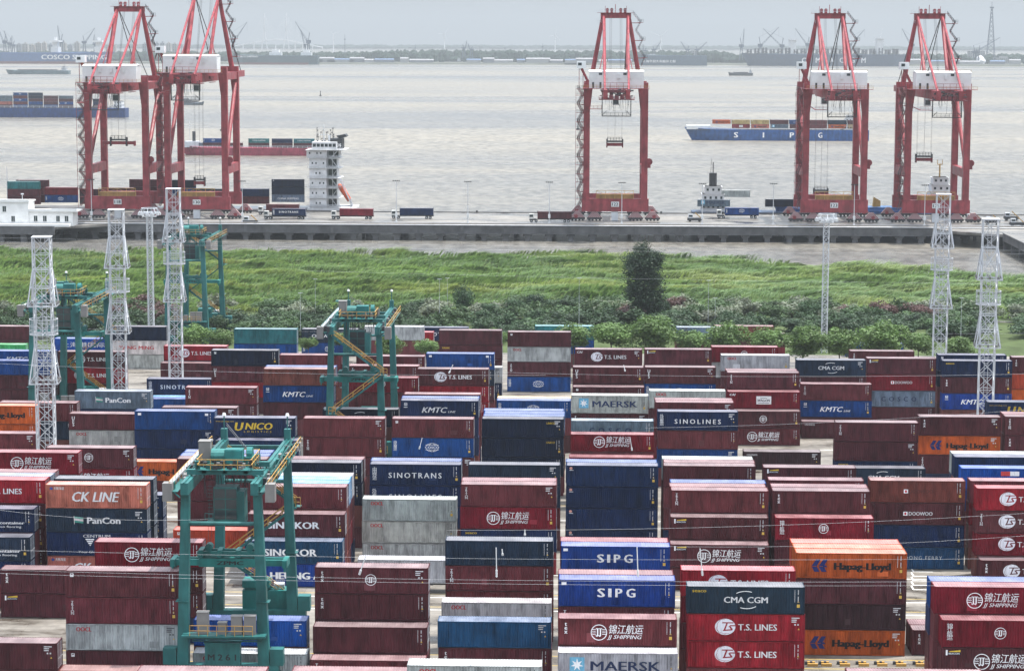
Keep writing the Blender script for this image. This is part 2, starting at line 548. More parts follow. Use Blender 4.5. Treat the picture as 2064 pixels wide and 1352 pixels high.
def ell(cx, cz, rx, rz, n=28, a0=0, a1=360):
    return [(cx + rx * math.cos(R_(a0 + (a1 - a0) * i / n)), cz + rz * math.sin(R_(a0 + (a1 - a0) * i / n))) for i in range(n + (0 if a1 - a0 >= 360 else 1))]
def ring(cx, cz, rx, rz, t, n=28, a0=0, a1=360):
    out = []
    for i in range(n):
        p = [R_(a0 + (a1 - a0) * (i + k) / n) for k in (0, 1)]
        out.append([(cx + rx * math.cos(p[0]), cz + rz * math.sin(p[0])), (cx + rx * math.cos(p[1]), cz + rz * math.sin(p[1])),
                    (cx + (rx - t) * math.cos(p[1]), cz + (rz - t) * math.sin(p[1])), (cx + (rx - t) * math.cos(p[0]), cz + (rz - t) * math.sin(p[0]))])
    return out
def rect(x0, x1, z0, z1):
    return [(x0, z0), (x1, z0), (x1, z1), (x0, z1)]
def jj_emblem(par, cx, cz, d, y):
    r = d / 2
    polys = ring(cx, cz, r, r, r * .10)
    for s in (-1, 1):                                     # waves left and right of the letters
        for k in (-.28, 0, .28):
            for i in range(4):
                a = cx + s * r * (.38 + .12 * i); b = cx + s * r * (.50 + .12 * i)
                za = cz + r * (k + .05 * (i % 2)); zb = cz + r * (k + .05 * ((i + 1) % 2))
                q = [(a, za), (b, zb), (b, zb + r * .09), (a, za + r * .09)]
                polys.append(q if s > 0 else q[::-1])
        x = cx + s * r * .17                               # the two J letters
        polys.append(rect(x - r * .07, x + r * .09, cz - r * .38, cz + r * .5))
        polys.append(rect(x - r * .22, x + r * .22, cz + r * .42, cz + r * .52))
        polys.append([(x - r * .26, cz - r * .42), (x - r * .05, cz - r * .56), (x + r * .09, cz - r * .38), (x - r * .07, cz - r * .38), (x - r * .2, cz - r * .33)])
    return flat(par, 'emblem', polys, WHT, y)
def side_marks(par, code, h, y, rnd, ccol):
    l = CL / 2
    X = lambda v: v - l
    dz = h - 2.9
    for q in code.split('+'):
        if q == 'HL':
            e = []
            for dx in (0, .78):
                e.append([(X(1.72 + dx), 1.42), (X(2.22 + dx), 2.18), (X(2.72 + dx), 2.18), (X(2.30 + dx), 1.42)])
                e.append([(X(1.72 + dx), 1.36), (X(2.30 + dx), 1.36), (X(2.62 + dx), .78), (X(2.05 + dx), .78)])
            e.append([(X(2.95), 1.30), (X(3.45), 1.30), (X(3.30), 1.52), (X(2.95), 1.52)])
            flat(par, 'emblem', e, (.010, .020, .12), y)
            put_text(par, 'Hapag-Lloyd', X(4.17), X(10.45), 1.03, .80, (.008, .008, .010), y, .085)
        elif q == 'TS':
            flat(par, 'emblem', [ell(X(3.95), 1.53, 1.06, .86, 32)], (.70, .70, .76), y)
            flat(par, 'emblem_line', ring(X(3.72), 1.50, .62, .84, .035, 20, 70, 300) + ring(X(4.05), 1.35, 1.02, .55, .035, 20, 150, 290) + [
                [(X(3.65), 2.02), (X(4.82), 2.02), (X(4.80), 1.90), (X(3.62), 1.90)], [(X(4.05), 1.90), (X(4.22), 1.90), (X(3.98), 1.22), (X(3.80), 1.22)],
                [(X(4.42), 1.72), (X(5.02), 1.72), (X(5.02), 1.60), (X(4.45), 1.60)], [(X(4.30), 1.60), (X(4.46), 1.66), (X(4.74), 1.30), (X(4.58), 1.22)], [(X(3.75), 1.22), (X(4.74), 1.30), (X(4.70), 1.16), (X(3.72), 1.08)]],
                tuple(v * 1.0 for v in ccol), y - .003)
            put_text(par, 'T.S. LINES', X(5.28), X(9.32), 1.18, .67, WHT, y)
        elif q == 'CM':
            put_text(par, 'CMA CGM', X(3.85), X(8.4), 1.19, .64, WHT, y, .035)
            flat(par, 'emblem', ring(X(6.1), 1.45, 1.55, 1.0, .075, 14, 65, 130) + ring(X(6.2), 1.60, 1.55, 1.05, .075, 14, 245, 310), WHT, y)
        elif q == 'SE': put_text(par, 'seaco', X(.57), X(2.04), 2.28 + dz, .36, YLW, y)
        elif q == 'SP':
            for ch, x0, x1 in (('S', 4.04, 4.86), ('I', 5.18, 5.53), ('P', 5.92, 6.68), ('G', 7.06, 8.04)):
                put_text(par, ch, X(x0), X(x1), 1.06, .94, WHT, y, .05)
            flat(par, 'patch', [rect(X(.3), X(.8), 2.32 + dz, 2.62 + dz)], WHT, y)
        elif q == 'J':
            jj_emblem(par, X(4.2), 1.45, 1.68, y)
            put_text(par, '锦江航运', X(5.2), X(8.76), 1.40, .74, WHT, y, .012, .22)
            put_text(par, 'JJ SHIPPING', X(5.03), X(8.62), .80, .40, WHT, y, .012, .3)
        elif q == 'j': jj_emblem(par, X(6.0), 1.55, 1.22, y)
        elif q == 'V': put_stack(par, '锦江航运', X(.85), 2.55 + dz, 1.75, WHT, y, .01)
        elif q == 'TR': put_stack(par, 'TRITON', X(.72), 2.50 + dz, 1.5, WHT, y, .02, 1.25)
        elif q == 'TX': put_stack(par, 'tex', X(.80), 2.45 + dz, 1.15, WHT, y, .04, 1.0)
        elif q == 'UE': put_stack(par, 'UES', X(.72), 2.45 + dz, 1.5, WHT, y, .03, .9)
        elif q == 'MK':
            flat(par, 'emblem_panel', [rect(X(1.2), X(2.72), .85, 2.42)], (.16, .42, .60), y)
            st = []
            for i in range(14):
                r0 = .66 if i % 2 == 0 else .27
                st.append((X(1.96) + r0 * math.cos(R_(90 + i * 360 / 14)), 1.63 + r0 * math.sin(R_(90 + i * 360 / 14))))
            flat(par, 'emblem', [[st[i], st[i + 1], (X(1.96), 1.63)] if False else [st[(i - 1) % 14], st[i], st[(i + 1) % 14], (X(1.96), 1.63)] for i in range(0, 14, 2)], WHT, y - .003)
            put_text(par, 'MAERSK', X(3.33), X(10.46), 1.05, .98, NVY, y, .03)
        elif q == 'OC': put_text(par, 'OOCL', X(1.1), X(2.75), 2.10 + dz, .46, (.50, .015, .025), y, .05)
        elif q == 'KM':
            put_text(par, 'KMTC', X(3.3), X(7.3), 1.0, .86, WHT, y, .03, .3)
            put_text(par, 'LINE', X(7.4), X(8.6), 1.0, .30, WHT, y, .02, .3)
            flat(par, 'patch', ring(X(.8), 2.3 + dz, .34, .30, .09, 4, 45, 405) + [rect(X(.66), X(.95), 2.2 + dz, 2.3 + dz), rect(X(.5), X(1.1), 1.78 + dz, 1.86 + dz)], WHT, y)
        elif q == 'UN':
            put_text(par, 'U', X(3.1), X(4.5), 1.0, 1.25, YLW, y, .06, .2)
            put_text(par, 'NICO', X(4.65), X(8.8), 1.18, 1.0, YLW, y, .05, .2)
            put_text(par, 'LOGISTICS', X(4.5), X(8.6), .72, .26, YLW, y, .0, .0, 1.6)
            put_text(par, 'www.unicologx.com', X(.3), X(3.0), 2.28, .2, YLW, y, .0)
        elif q == 'un': put_text(par, 'UNICO', X(9.6), X(10.9), 2.12, .3, YLW, y, .04, .2)
        elif q == 'CC': put_text(par, 'COSCO', X(2.7), X(8.9), 1.05, .8, NVY, y, .03, 0, 1.9)
        elif q == 'CO':
            pl = ring(X(6.0), 1.5, 1.0, .64, .06, 26) + ring(X(6.0), 1.5, .5, .64, .05, 20) + [rect(X(5.02), X(6.98), 1.84, 1.89), rect(X(5.02), X(6.98), 1.12, 1.17)]
            flat(par, 'emblem', pl, WHT, y)
            flat(par, 'emblem_band', [rect(X(4.95), X(7.05), 1.30, 1.72)], ccol, y - .003)
            put_text(par, 'COSCO', X(4.95), X(7.05), 1.36, .32, WHT, y - .006, .03)
            put_stack(par, '中远海运', X(.5), 2.5 + dz, 1.5, WHT, y, .01)
        elif q == 'CS': put_text(par, 'CHINA SHIPPING', X(2.2), X(10.2), 1.1, .66, WHT, y, .02)
        elif q == 'SN':
            put_text(par, 'SINOTRANS', X(2.5), X(9.56), 1.05, .72, WHT, y, .03, 0, 1.35)
            put_stack(par, '中国外运', X(.65), 2.5 + dz, 1.75, WHT, y, .01)
        elif q == 'SL':
            put_text(par, 'SINOLINES', X(2.6), X(9.6), 1.05, .70, WHT, y, .03, 0, 1.5)
            put_stack(par, '外运集运', X(.65), 2.5 + dz, 1.75, WHT, y, .01)
        elif q == 'PC':
            flat(par, 'flag', [[(X(3.42), 1.95), (X(4.5), 1.82), (X(4.5), 1.1), (X(3.42), 1.22)]], (.05, .25, .2), y)
            flat(par, 'flag_stripe', [[(X(3.42), 1.72), (X(4.5), 1.60), (X(4.5), 1.34), (X(3.42), 1.46)], [(X(3.34), 2.0), (X(3.41), 2.0), (X(3.45), 1.0), (X(3.38), 1.0)]], (.6, .55, .55), y - .003)
            put_text(par, 'PanCon', X(4.95), X(9.0), 1.08, .78, WHT, y, .05)
        elif q == 'CK':
            put_text(par, 'CK LINE', X(3.2), X(8.95), .86, 1.2, WHT, y, .04, .25)
            put_text(par, '天敬海运', X(1.0), X(2.25), 2.3, .28, WHT, y, .01)
            flat(par, 'patch', [ell(X(.7), 2.42, .2, .16, 16)], (.05, .08, .3), y)
        elif q == 'CE':
            put_text(par, 'CENTRUM', X(4.4), X(7.7), 2.28, .36, WHT, y, .03)
            flat(par, 'emblem', [[(X(4.65 + .16 * i), 2.12 - .24 * i), (X(5.75 - .12 * i), 2.12 - .24 * i), (X(5.72 - .16 * i), 1.96 - .24 * i), (X(4.75 + .16 * i), 1.96 - .24 * i)] for i in range(4)], WHT, y)
            flat(par, 'emblem_stroke', [[(X(5.75), 1.2), (X(6.0), 1.2), (X(6.45), 2.12), (X(6.15), 2.12)], [(X(6.2), 2.12), (X(6.45), 2.12), (X(6.75), 1.5), (X(6.55), 1.5)]], (.45, .05, .07), y)
            put_text(par, 'Your Global Logistics', X(3.8), X(8.5), .38, .28, WHT, y, .01)
        elif q in ('DW', 'Dw'):
            c = WHT if q == 'DW' else tuple(v * .62 for v in ccol)
            flat(par, 'patch', [rect(X(4.35), X(4.9), 1.25, 1.75)], WHT, y)
            flat(par, 'patch_spot', [ell(X(4.62), 1.5, .14, .18, 12)], RED, y - .003)
            put_text(par, 'DOOWOO', X(5.05), X(8.1), 1.27, .48, c, y, .03)
        elif q == 'DF': put_text(par, 'DONG FERRY', X(4.6), X(9.4), 1.3, .46, (.45, .5, .55), y, .02, 0, 1.3)
        elif q == 'SK': put_text(par, 'SINOKOR', X(2.4), X(9.0), 1.05, .86, WHT, y, .05)
        elif q == 'HA':
            put_text(par, 'HEUNG A', X(3.1), X(9.6), 1.0, .88, WHT, y, .07)
            flat(par, 'patch', [ell(X(.6), 2.35, .2, .2, 16)], (.6, .18, .08), y)
        elif q == 'YM': put_text(par, 'YANG MING', X(2.4), X(9.6), 1.1, .74, RED, y, .03)
        elif q == 'WG':
            flat(par, 'panel', [rect(X(4.85), X(7.35), .78, 2.15)], (.7, .7, .7), y)
            put_text(par, 'WAGON', X(5.05), X(7.15), 1.22, .42, BLK, y - .003, .05, .2)
            flat(par, 'emblem', ring(X(6.1), 1.35, 1.0, .55, .08, 12, 55, 125) + [rect(X(5.2), X(7.0), .95, 1.03)], BLK, y - .003)
        elif q == 'CA': put_text(par, 'CAI', X(.35), X(1.35), 2.2 + dz, .38, WHT, y, .05, .2)
        elif q == 'BE':
            flat(par, 'panel', [rect(X(.6), X(2.0), 2.15 + dz, 2.42 + dz)], (.02, .025, .05), y)
            flat(par, 'panel_stripe', [[(X(.85), 2.44 + dz), (X(2.0), 2.44 + dz), (X(2.0), 2.66 + dz), (X(.85), 2.52 + dz)]], YLW, y)
            flat(par, 'patch', [rect(X(.5), X(.68), 2.1 + dz, 2.66 + dz)], WHT, y - .003)
            put_text(par, 'BEACON', X(.8), X(1.9), 2.2 + dz, .16, WHT, y - .006, .02)
        elif q == 'EC':
            put_text(par, 'eco container', X(6.6), X(11.0), 1.05, .34, WHT, y, .04)
            put_text(par, 'bamboo flooring', X(6.8), X(10.6), .62, .26, WHT, y, .01)
        elif q == 'TO': put_text(par, 'TOUAX', X(.5), X(2.0), 2.2 + dz, .32, YLW, y, .05)
        elif q == 'HY': put_text(par, 'ESCO', X(8.8), X(11.2), 1.0, .55, WHT, y, .02)
        elif q == 'AN': put_text(par, '上海港国际', X(1.5), X(10.5), 1.2, .8, WHT, y, .01)
        elif q == 'CR': put_text(par, 'CRONOS', X(.5), X(2.2), 2.25 + dz, .28, WHT, y, .03)
        elif q == 'sq': flat(par, 'patch', ring(X(.75), 2.4 + dz, .26, .26, .09, 4, 45, 405) + [rect(X(.66), X(.86), 2.3 + dz, 2.42 + dz)], WHT, y)
        elif q == 'lg':
            flat(par, 'patch', [ell(X(.62), 2.5 + dz, .2, .18, 14)], (.6, .3, .25), y)
            flat(par, 'patch', [rect(X(.42), X(.95), 2.2 + dz, 2.26 + dz)], WHT, y)
        elif q == 'S2': flat(par, 'patch', [rect(X(.5), X(1.0), 2.25 + dz, 2.6 + dz)], WHT, y); flat(par, 'patch', [rect(X(10.7), X(11.2), 2.25 + dz, 2.6 + dz)], WHT, y)
        elif q == 'GA':
            flat(par, 'emblem', [rect(X(5.2), X(6.4), 1.9, 2.5)], (.6, .06, .06), y); flat(par, 'emblem', [rect(X(6.4), X(7.6), 1.9, 2.5)], WHT, y)
_marks = {}
def small_marks(par, h, y, rnd, light=True):
    k = (rnd.randint(0, 3), h)
    if k not in _marks:
        r2 = random.Random(k[0] * 7 + 1)
        l = CL / 2; mb = MB()
        def q(x, z, w, t): mb.add([(x, 0, z), (x + w, 0, z), (x + w, 0, z + t), (x, 0, z + t)], [(0, 1, 2, 3)])
        if k[0] < 3:
            z = h - .30
            for c, x in ((0, l - 1.05), (1, l - .72)):
                zz = z
                while zz > h - 1.55 - .2 * c:
                    d = r2.uniform(.05, .10); q(x, zz - d, .055 if c == 0 else .10, d); zz -= d + (.03 if c == 0 else r2.choice([.03, .03, .2]))
        else:
            for i in range(3): q(l - 1.4, h - .42 - i * .2, r2.uniform(.5, .85), .10)
            q(l - 1.1, h - 1.15, .16, .16); q(l - .8, h - 1.15, .16, .16)
        st = MB()
        st.add([(l - .76, 0, h - 1.62), (l - .54, 0, h - 1.62), (l - .65, 0, h - 1.42)], [(0, 1, 2)])
        if k[0] in (0, 2): st.add([(l - .80, 0, h - 2.15), (l - .50, 0, h - 2.15), (l - .50, 0, h - 1.82), (l - .80, 0, h - 1.82)], [(0, 1, 2, 3)])
        _marks[k] = (mb.mesh('identification_code'), st.mesh('warning_sticker'))
    a, b = _marks[k]
    obj('identification_code', a, M_LET, par, (0, y, 0), (.6, .6, .62) if light else (.08, .08, .09))
    obj('warning_sticker', b, M_LET, par, (0, y, 0), (.62, .40, .08))
MARKW = {'HL': 'blue double arrow and black lettering', 'TS': 'white globe emblem and lettering', 'CM': 'white lettering between two arcs', 'SP': 'four bold white capitals', 'J': 'ringed white emblem and two-line lettering', 'j': 'ringed white emblem',
         'TR': 'stacked white lettering', 'TX': 'three stacked white letters', 'UE': 'stacked white capitals', 'MK': 'white star and dark lettering', 'OC': 'small red lettering', 'KM': 'slanted white lettering', 'UN': 'large yellow lettering', 'un': 'small yellow lettering',
         'CC': 'wide-spaced dark lettering', 'CO': 'white globe outline', 'CS': 'two white words', 'SN': 'wide white lettering', 'SL': 'wide-spaced white lettering', 'PC': 'flag and white lettering', 'CK': 'big slanted white lettering', 'CE': 'white striped triangle',
         'DW': 'white patch and lettering', 'Dw': 'white patch and faded lettering', 'DF': 'thin pale lettering', 'SK': 'heavy white lettering', 'HA': 'very bold white lettering', 'YM': 'red lettering', 'WG': 'white panel', 'CA': 'three slanted letters', 'BE': 'small black-and-yellow plate',
         'EC': 'small white slogan', 'SE': 'ochre lettering', 'TO': 'yellow lettering', 'HY': 'white corner lettering', 'AN': 'white characters', 'CR': 'small white word', 'V': 'stacked characters', 'sq': 'small square mark', 'lg': 'tiny round mark', 'S2': 'two white patches', 'GA': 'red and white panel'}
_o1 = ['', 'first', 'second', 'third', 'fourth', 'fifth', 'sixth', 'seventh', 'eighth', 'ninth', 'tenth', 'eleventh', 'twelfth', 'thirteenth', 'fourteenth', 'fifteenth', 'sixteenth', 'seventeenth', 'eighteenth', 'nineteenth', 'twentieth']
ORD = _o1 + ['twenty-' + w for w in _o1[1:10]] + ['thirtieth'] + ['thirty-' + w for w in _o1[1:10]] + ['fortieth'] + ['forty-' + w for w in _o1[1:10]] + ['fiftieth']
def shade(c, rnd):
    k = 1 + rnd.uniform(-.14, .14); j = [1 + rnd.uniform(-.05, .05) for _ in range(3)]
    return tuple(min(.8, v * k * jj) for v, jj in zip(c, j))
_used = {}
def container(x, y, z, h, code, rnd, label=None, group='containers stacked in the yard', roof=True, doors=True, marks=True, rz=0.0, name='shipping_container'):
    """x, y = centre of the base"""
    ck, _, lg = code.partition(':')
    c = shade(PAL[ck][0], rnd)
    t = thing(name, label or 'shipping container', 'container', (x, y, z), rz, group)
    ms = CM_[h]
    obj('wall', ms['wall'], PAINT, t, col=c)
    obj('frame', ms['frame'], PAINT, t, col=tuple(v * .80 for v in c))
    obj('roof', ms['roof'], ROOFP, t, col=c)
    if doors:
        for k in (0, 1):
            d = obj('door', ms['door%d' % k], PAINT, t, col=c)
            obj('locking_bar', ms['gear%d' % k], M_GALV, d)
    else:
        obj('end_panel', ms['wall_end'], PAINT, t, col=c)
    yy = -(CW / 2) + .006
    FADE[0] = rnd.uniform(.68, 1.0)
    if marks: small_marks(t, h, yy, rnd, ck not in 'GW')
    if lg: side_marks(t, lg, h, yy + rnd.uniform(-.001, .001), rnd, c)
    FADE[0] = 1.0
    if marks and rnd.random() < .35:
        kk = rnd.choice((.62, .75, 1.3)); x0 = rnd.uniform(-4.5, 3.5); z0 = rnd.uniform(.2, .9); w_, h_ = rnd.uniform(.5, 1.3), rnd.uniform(.4, 1.0)
        flat(t, 'repair_patch', [rect(round(x0, 2), round(x0 + w_, 2), round(z0, 2), round(z0 + h_, 2))], tuple(min(.7, v * kk + .004) for v in c), yy + .003)
    return t
for h in (HC, ST):
    e = MB(); corr(e, -CW / 2 + .15, CW / 2 - .15, .15, h - .11, CL / 2 - .03, .045, .25, 1, 'y')
    CM_[h]['wall_end'] = e.mesh('end_panel')

# ---- the stacks of the yard: (tile, x, y of the top front left corner, tiers, codes top down, rows behind, box height)
YARD = []
def S(t, xl, y, n, codes, back='', h=HC, xr=False):
    YARD.append((t, xl, y, n, codes.split(), back.split(), h, xr))
# nearest row, cut by the lower edge
S(8, 410, 1315, 4, 'G:OC'); S(7, 810, 1353, 3, 'M'); S(7, 295, 1346, 1, 'n'); S(7, 1722, 1355, 2, 'M'); S(9, 1010, 1372, 4, 'M')
# first block
S(7, 382, 755, 4, 'm:sq M:TR G:OC m:sq'); S(7, 0, 748, 2, 'm:TX m:BE'); S(7, 385, 1187, 2, 'm', xr=True)
S(7, 1862, 735, 4, 'm:TX+j m:TX m'); S(7, 1853, 1087, 2, 'm'); S(7, 1835, 1283, 1, 'M:TR')
S(7, 1145, 1047, 2, 'a'); S(7, 1143, 1243, 1, 'G:OC')
S(8, 595, 1055, 2, 'd m:TX'); S(8, 617, 942, 2, 'G:OC'); S(8, 640, 577, 4, 'D M:TR M')
S(8, 1310, 808, 4, 'U:SP m:TR', 'M'); S(8, 1305, 1038, 3, 'M:TX+J'); S(8, 1303, 1240, 2, 'G:MK')
S(8, 1325, 610, 4, 'U:SP', 'r')
S(9, 27, 752, 4, 'R:TS r M'); S(9, 62, 848, 4, 'D:SE+CM R:TS R:TS')
S(9, 707, 650, 4, 'O:HL m k O:HL', 'O o')
S(9, 1528, 853, 4, 'r:J', 'b'); S(9, 1572, 1048, 3, 'r:V+j m:BE+J m'); S(9, 1395, 1107, 1, 'm:TX', 'M')
S(7, 557, 585, 4, 'r:J m m')
# second block
S(7, 268, 247, 5, 'S:CK D:PC B:CE S:CK'); S(7, 318, 212, 5, 'D D D'); S(7, 383, 305, 4, 'B B r')
S(7, 265, 222, 5, 'R:TS m m m', 'g M', xr=True); S(7, 195, 398, 4, 'B:EC', xr=True); S(7, 175, 560, 3, 'D:EC B', xr=True)
S(7, 1025, 515, 1, 'o:sq')
S(7, 1450, 580, 2, 'd:SK U:HA'); S(7, 1466, 420, 3, 'm:SK'); S(7, 1480, 258, 4, 'M', 'c c G')
S(8, 145, 332, 3, 'G:OC G:OC G:OC'); S(8, 730, 245, 4, 'M:TR r:J B:SE', 'M')
S(8, 190, 125, 4, 'B:SN B:SL B', 'b'); S(8, 775, 128, 4, 'D D M'); S(8, 1357, 133, 4, 'B:lg B:lg B:lg B:lg', 'b')
S(9, -35, 280, 4, 'M:TR', 'M b'); S(9, -38, 440, 3, 'm:BE'); S(9, -40, 600, 2, 'm:BE+J m')
S(9, 567, 283, 4, 'm:TX', 'M'); S(9, 582, 443, 3, 'r:V+j m'); S(9, 545, 220, 4, 'M'); S(9, 515, 145, 4, 'm:BE M')
S(9, 1146, 222, 4, 'n:Dw m:DW B d:DF'); S(9, 975, 149, 2, 'D:CM D')
S(9, 1778, 270, 4, 'R:TS m:TR+TS r:TS'); S(9, 1800, 695, 1, 'm:TX+TS'); S(9, 1737, 225, 4, 'M r'); S(9, 1685, 150, 4, 'a:GA b'); S(9, 1645, 83, 4, 'B', 'G')
S(9, -76, 135, 4, 'm', 'M G'); S(9, 395, 52, 1, 'k:CR')
# third block
S(7, 463, 60, 5, 'r:J m', xr=True); S(7, 790, 33, 4, 'm:j r:J m', xr=True)
S(7, 710, 110, 2, 'O:HL m'); S(7, 1045, 94, 4, 'm m m m', 'b b')
S(7, 2142, 119, 4, 'N N', 'M', xr=True)
S(5, 855, 1185, 4, 'N:un N:un N', 'b b b'); S(5, 323, 1185, 4, 'M:sq b:CO m'); S(4, 1795, 1182, 4, 'M M:TR m')
S(4, 1265, 1180, 4, 'B:UN B'); S(4, 1282, 1312, 3, 'B:un B'); S(4, 795, 1140, 4, 'b:S2 B B m'); S(4, 405, 1155, 4, 'm:UE G:OC', '', ST)
S(5, 1383, 1197, 4, 'g:CC'); S(5, 1380, 1277, 4, 'r:J', '', ST); S(8, 1372, 84, 3, 'r', '', ST)
S(5, 1898, 1143, 4, 'B:SL M b'); S(5, 1882, 1088, 4, 'M', 'M'); S(5, 1848, 1020, 4, 'G:OC')
S(6, 940, 1207, 4, 'm:TR m B:SE'); S(6, 1435, 1173, 4, 'm:TX O:HL m:TR'); S(6, 1945, 1173, 4, 'm:TR m:TX', 'M'); S(6, 1842, 1087, 4, 'B:UN')
S(4, 213, 1110, 4, 'O:HL O', xr=True); S(4, 213, 1275, 4, 'M m', '', ST, True); S(4, 432, 1108, 4, 'M D', xr=True)
# fourth block
S(5, 373, 1077, 4, 'B:KM', 'b'); S(5, 395, 1040, 4, 'M'); S(0, 650, 823.8, 3, 'N:CM'); S(5, 1385, 1047, 4, 'G:MK m:TR')
S(4, 440, 1022, 4, 'g:PC B'); S(4, 1098, 1000, 3, 'M:TR m'); S(4, 1405, 1122, 3, 'm', xr=True)
S(5, 945, 1077, 3, 'b:CO', 'y')
S(5, 470, 895, 4, 'm:TS R R'); S(5, 1395, 880, 4, 'm:UE'); S(5, 1393, 997, 3, 'm:sq'); S(5, 1820, 880, 4, 'm:UE b:CO')
S(4, 1558, 890, 4, 'n b:KM m', 'b'); S(5, 55, 942, 4, 'r:j M', '', ST); S(5, 65, 872, 4, 'M:TR')
S(6, 300, 912, 4, 'm:TR', 'M'); S(6, 303, 1027, 3, 'r:CA+WG'); S(6, 300, 1140, 2, 'm:j M:J')
S(6, 735, 980, 3, 'M:TR b:KM'); S(6, 742, 1203, 1, 'm:CR'); S(6, 710, 838, 4, 'D:CM m:TR')
S(6, 1125, 828, 4, 'm:BE r:DW g:CC m'); S(6, 1577, 843, 4, 'B:SE m:TX U:KM'); S(6, 1548, 808, 4, 'B:sq N'); S(6, 1985, 822, 4, 'm:TX o O')
S(5, 527, 800, 4, 'b:S2 D m'); S(5, 575, 880, 3, 'G B'); S(5, 110, 815, 4, 'M'); S(4, 1655, 808, 4, 'M')
S(6, 265, 810, 4, 'G:OC'); S(6, 1025, 785, 3, 'm:TX')
S(4, 858, 958, 2, 'B:SN'); S(4, 840, 1068, 1, 'b', 'c'); S(4, 1250, 780, 4, 'N:sq m:UE R')
S(4, 340, 788, 4, 'm:TS R:TS m'); S(4, 325, 787, 4, 'b:KM', xr=True); S(4, 322, 845, 4, 'b m m', '', ST, True)
S(5, 1408, 775, 4, 'm:CA+TS'); S(5, 1818, 775, 4, 'm:BE'); S(6, 205, 760, 4, 'r:j G')
S(5, 602, 662, 4, 'm m:TO m'); S(5, 1008, 672, 4, 'm:sq G:OC m:TR b:CO')
S(4, 968, 755, 3, 'R:TS'); S(4, 950, 856, 2, 'm'); S(4, 1385, 655, 4, 'T b m')
# far rows before the trees
S(4, 635, 640, 3, 'N:SE W:YM G'); S(4, 180, 640, 3, 'm', xr=True); S(4, 150, 748, 2, 'e', xr=True); S(4, 310, 716, 2, 'a:AN a')
S(4, 1785, 655, 2, 'D:CS b:CO'); S(5, 440, 645, 2, 'B:SN m'); S(5, 230, 672, 2, 'R:HY m'); S(5, 160, 640, 3, 'G')
S(5, 1170, 637, 3, 'T b'); S(5, 1180, 663, 2, 'M b'); S(6, 0, 645, 3, 'g', xr=False); S(6, -10, 672, 2, 'm'); S(6, 225, 640, 3, 'n'); S(6, 300, 680, 2, 'm'); S(6, 1005, 742, 1, 'b')

boxes = []          # every yard container: x0, y (front), z, h, code, stack no, tier, visible
_r = random.Random(4)
stacks = []
for k, (t, xl, y, n, codes, back, h, xr) in enumerate(YARD):
    px, py = tp(t, xl, y)
    p = onz(px, py, n * h)
    X = p.x - (CL if xr else 0)
    stacks.append([X, p.y, n, codes, h, k, 0])
    for j, bc in enumerate(back):
        stacks.append([X + _r.uniform(-.12, .12), p.y + 2.52 * (j + 1), n, [bc], h, k, j + 1])
# push apart stacks that would run into each other (front one keeps its place)
stacks.sort(key=lambda s: s[1])
for _it in range(6):
    moved = 0
    for i, a in enumerate(stacks):
        for b in stacks[i + 1:]:
            if b[1] - a[1] >= CW + .06: continue
            ox = min(a[0], b[0]) + CL - max(a[0], b[0])
            if ox <= 0.05: continue
            if ox < 2.2 and abs(a[1] - b[1]) < 1.2:
                sh = (ox + .06) / 2 * (1 if b[0] > a[0] else -1)
                b[0] += sh; a[0] -= sh; moved = 1
            else:
                b[1] = a[1] + CW + .08; moved = 1
    stacks.sort(key=lambda s: s[1])
    if not moved: break
# rows for the labels: cut the depth order where a gap opens
bands = []
for s in stacks:
    if bands and s[1] - bands[-1][0][1] < 26.0: bands[-1].append(s)
    else: bands.append([s])
fill = MB(); fcol = []
n_cont = 0
DEEP = ['nearest', 'second', 'third', 'fourth', 'fifth', 'sixth', 'seventh', 'eighth', 'ninth', 'tenth', 'eleventh', 'twelfth', 'thirteenth', 'fourteenth']
def wc(t): return len(t.replace('-', ' ').split())
for bi, band in enumerate(bands):
    for si, s in enumerate(sorted(band, key=lambda q: q[0] + q[1] * 1e-3)):
        X, Y, n, codes, h, k, row = s
        rnd = random.Random(k * 31 + row)
        for ti in range(n):
            z = (n - 1 - ti) * h
            dx, dy = rnd.uniform(-.05, .05), rnd.uniform(-.025, .025)
            if ti < len(codes):
                code = codes[ti]; ck, _, lg = code.partition(':')
                cw = PAL[ck][1]
                mk = MARKW.get(lg.split('+')[-1], '') if lg else ''
                where = 'on top' if ti == 0 else (ORD[ti + 1] + ' from top')
                lab = '%s container%s, %s, %s stack, %s yard row' % (cw, (' with ' + mk) if mk else '', where, ORD[si + 1], DEEP[bi])
                while wc(lab) > 16 and mk:
                    mk = ' '.join(mk.split()[1:]); lab = '%s container%s, %s, %s stack, %s yard row' % (cw, (' with ' + mk) if mk else '', where, ORD[si + 1], DEEP[bi])
                container(X + CL / 2 + dx, Y + CW / 2 + dy, z, h, code, rnd, lab, 'containers in the %s yard row' % DEEP[bi], doors=(X < 0), marks=(Y < 440))
                n_cont += 1
            else:
                c = shade(PAL[rnd.choice('MmmMnBr')][0], rnd)
                for key in ('wall', 'frame', 'roof', 'wall_end'):
                    me = CM_[h][key]
                    nv = len(me.vertices); co = np.zeros(nv * 3); me.vertices.foreach_get('co', co); co = co.reshape(-1, 3) + np.array((X + CL / 2 + dx, Y + CW / 2 + dy, z))
                    b0 = len(fill.v)
                    fill.v.extend(map(tuple, co)); fill.f.extend([tuple(i + b0 for i in pl.vertices) for pl in me.polygons])
                    fcol.extend([c] * nv)
me = fill.mesh('lower_container_stacks')
at = me.color_attributes.new('paint', 'FLOAT_COLOR', 'POINT')
at.data.foreach_set('color', np.array([(c[0], c[1], c[2], 1) for c in fcol], dtype=np.float32).ravel())
o = struct('lower_container_stacks', me, FILLP, 'stuff')
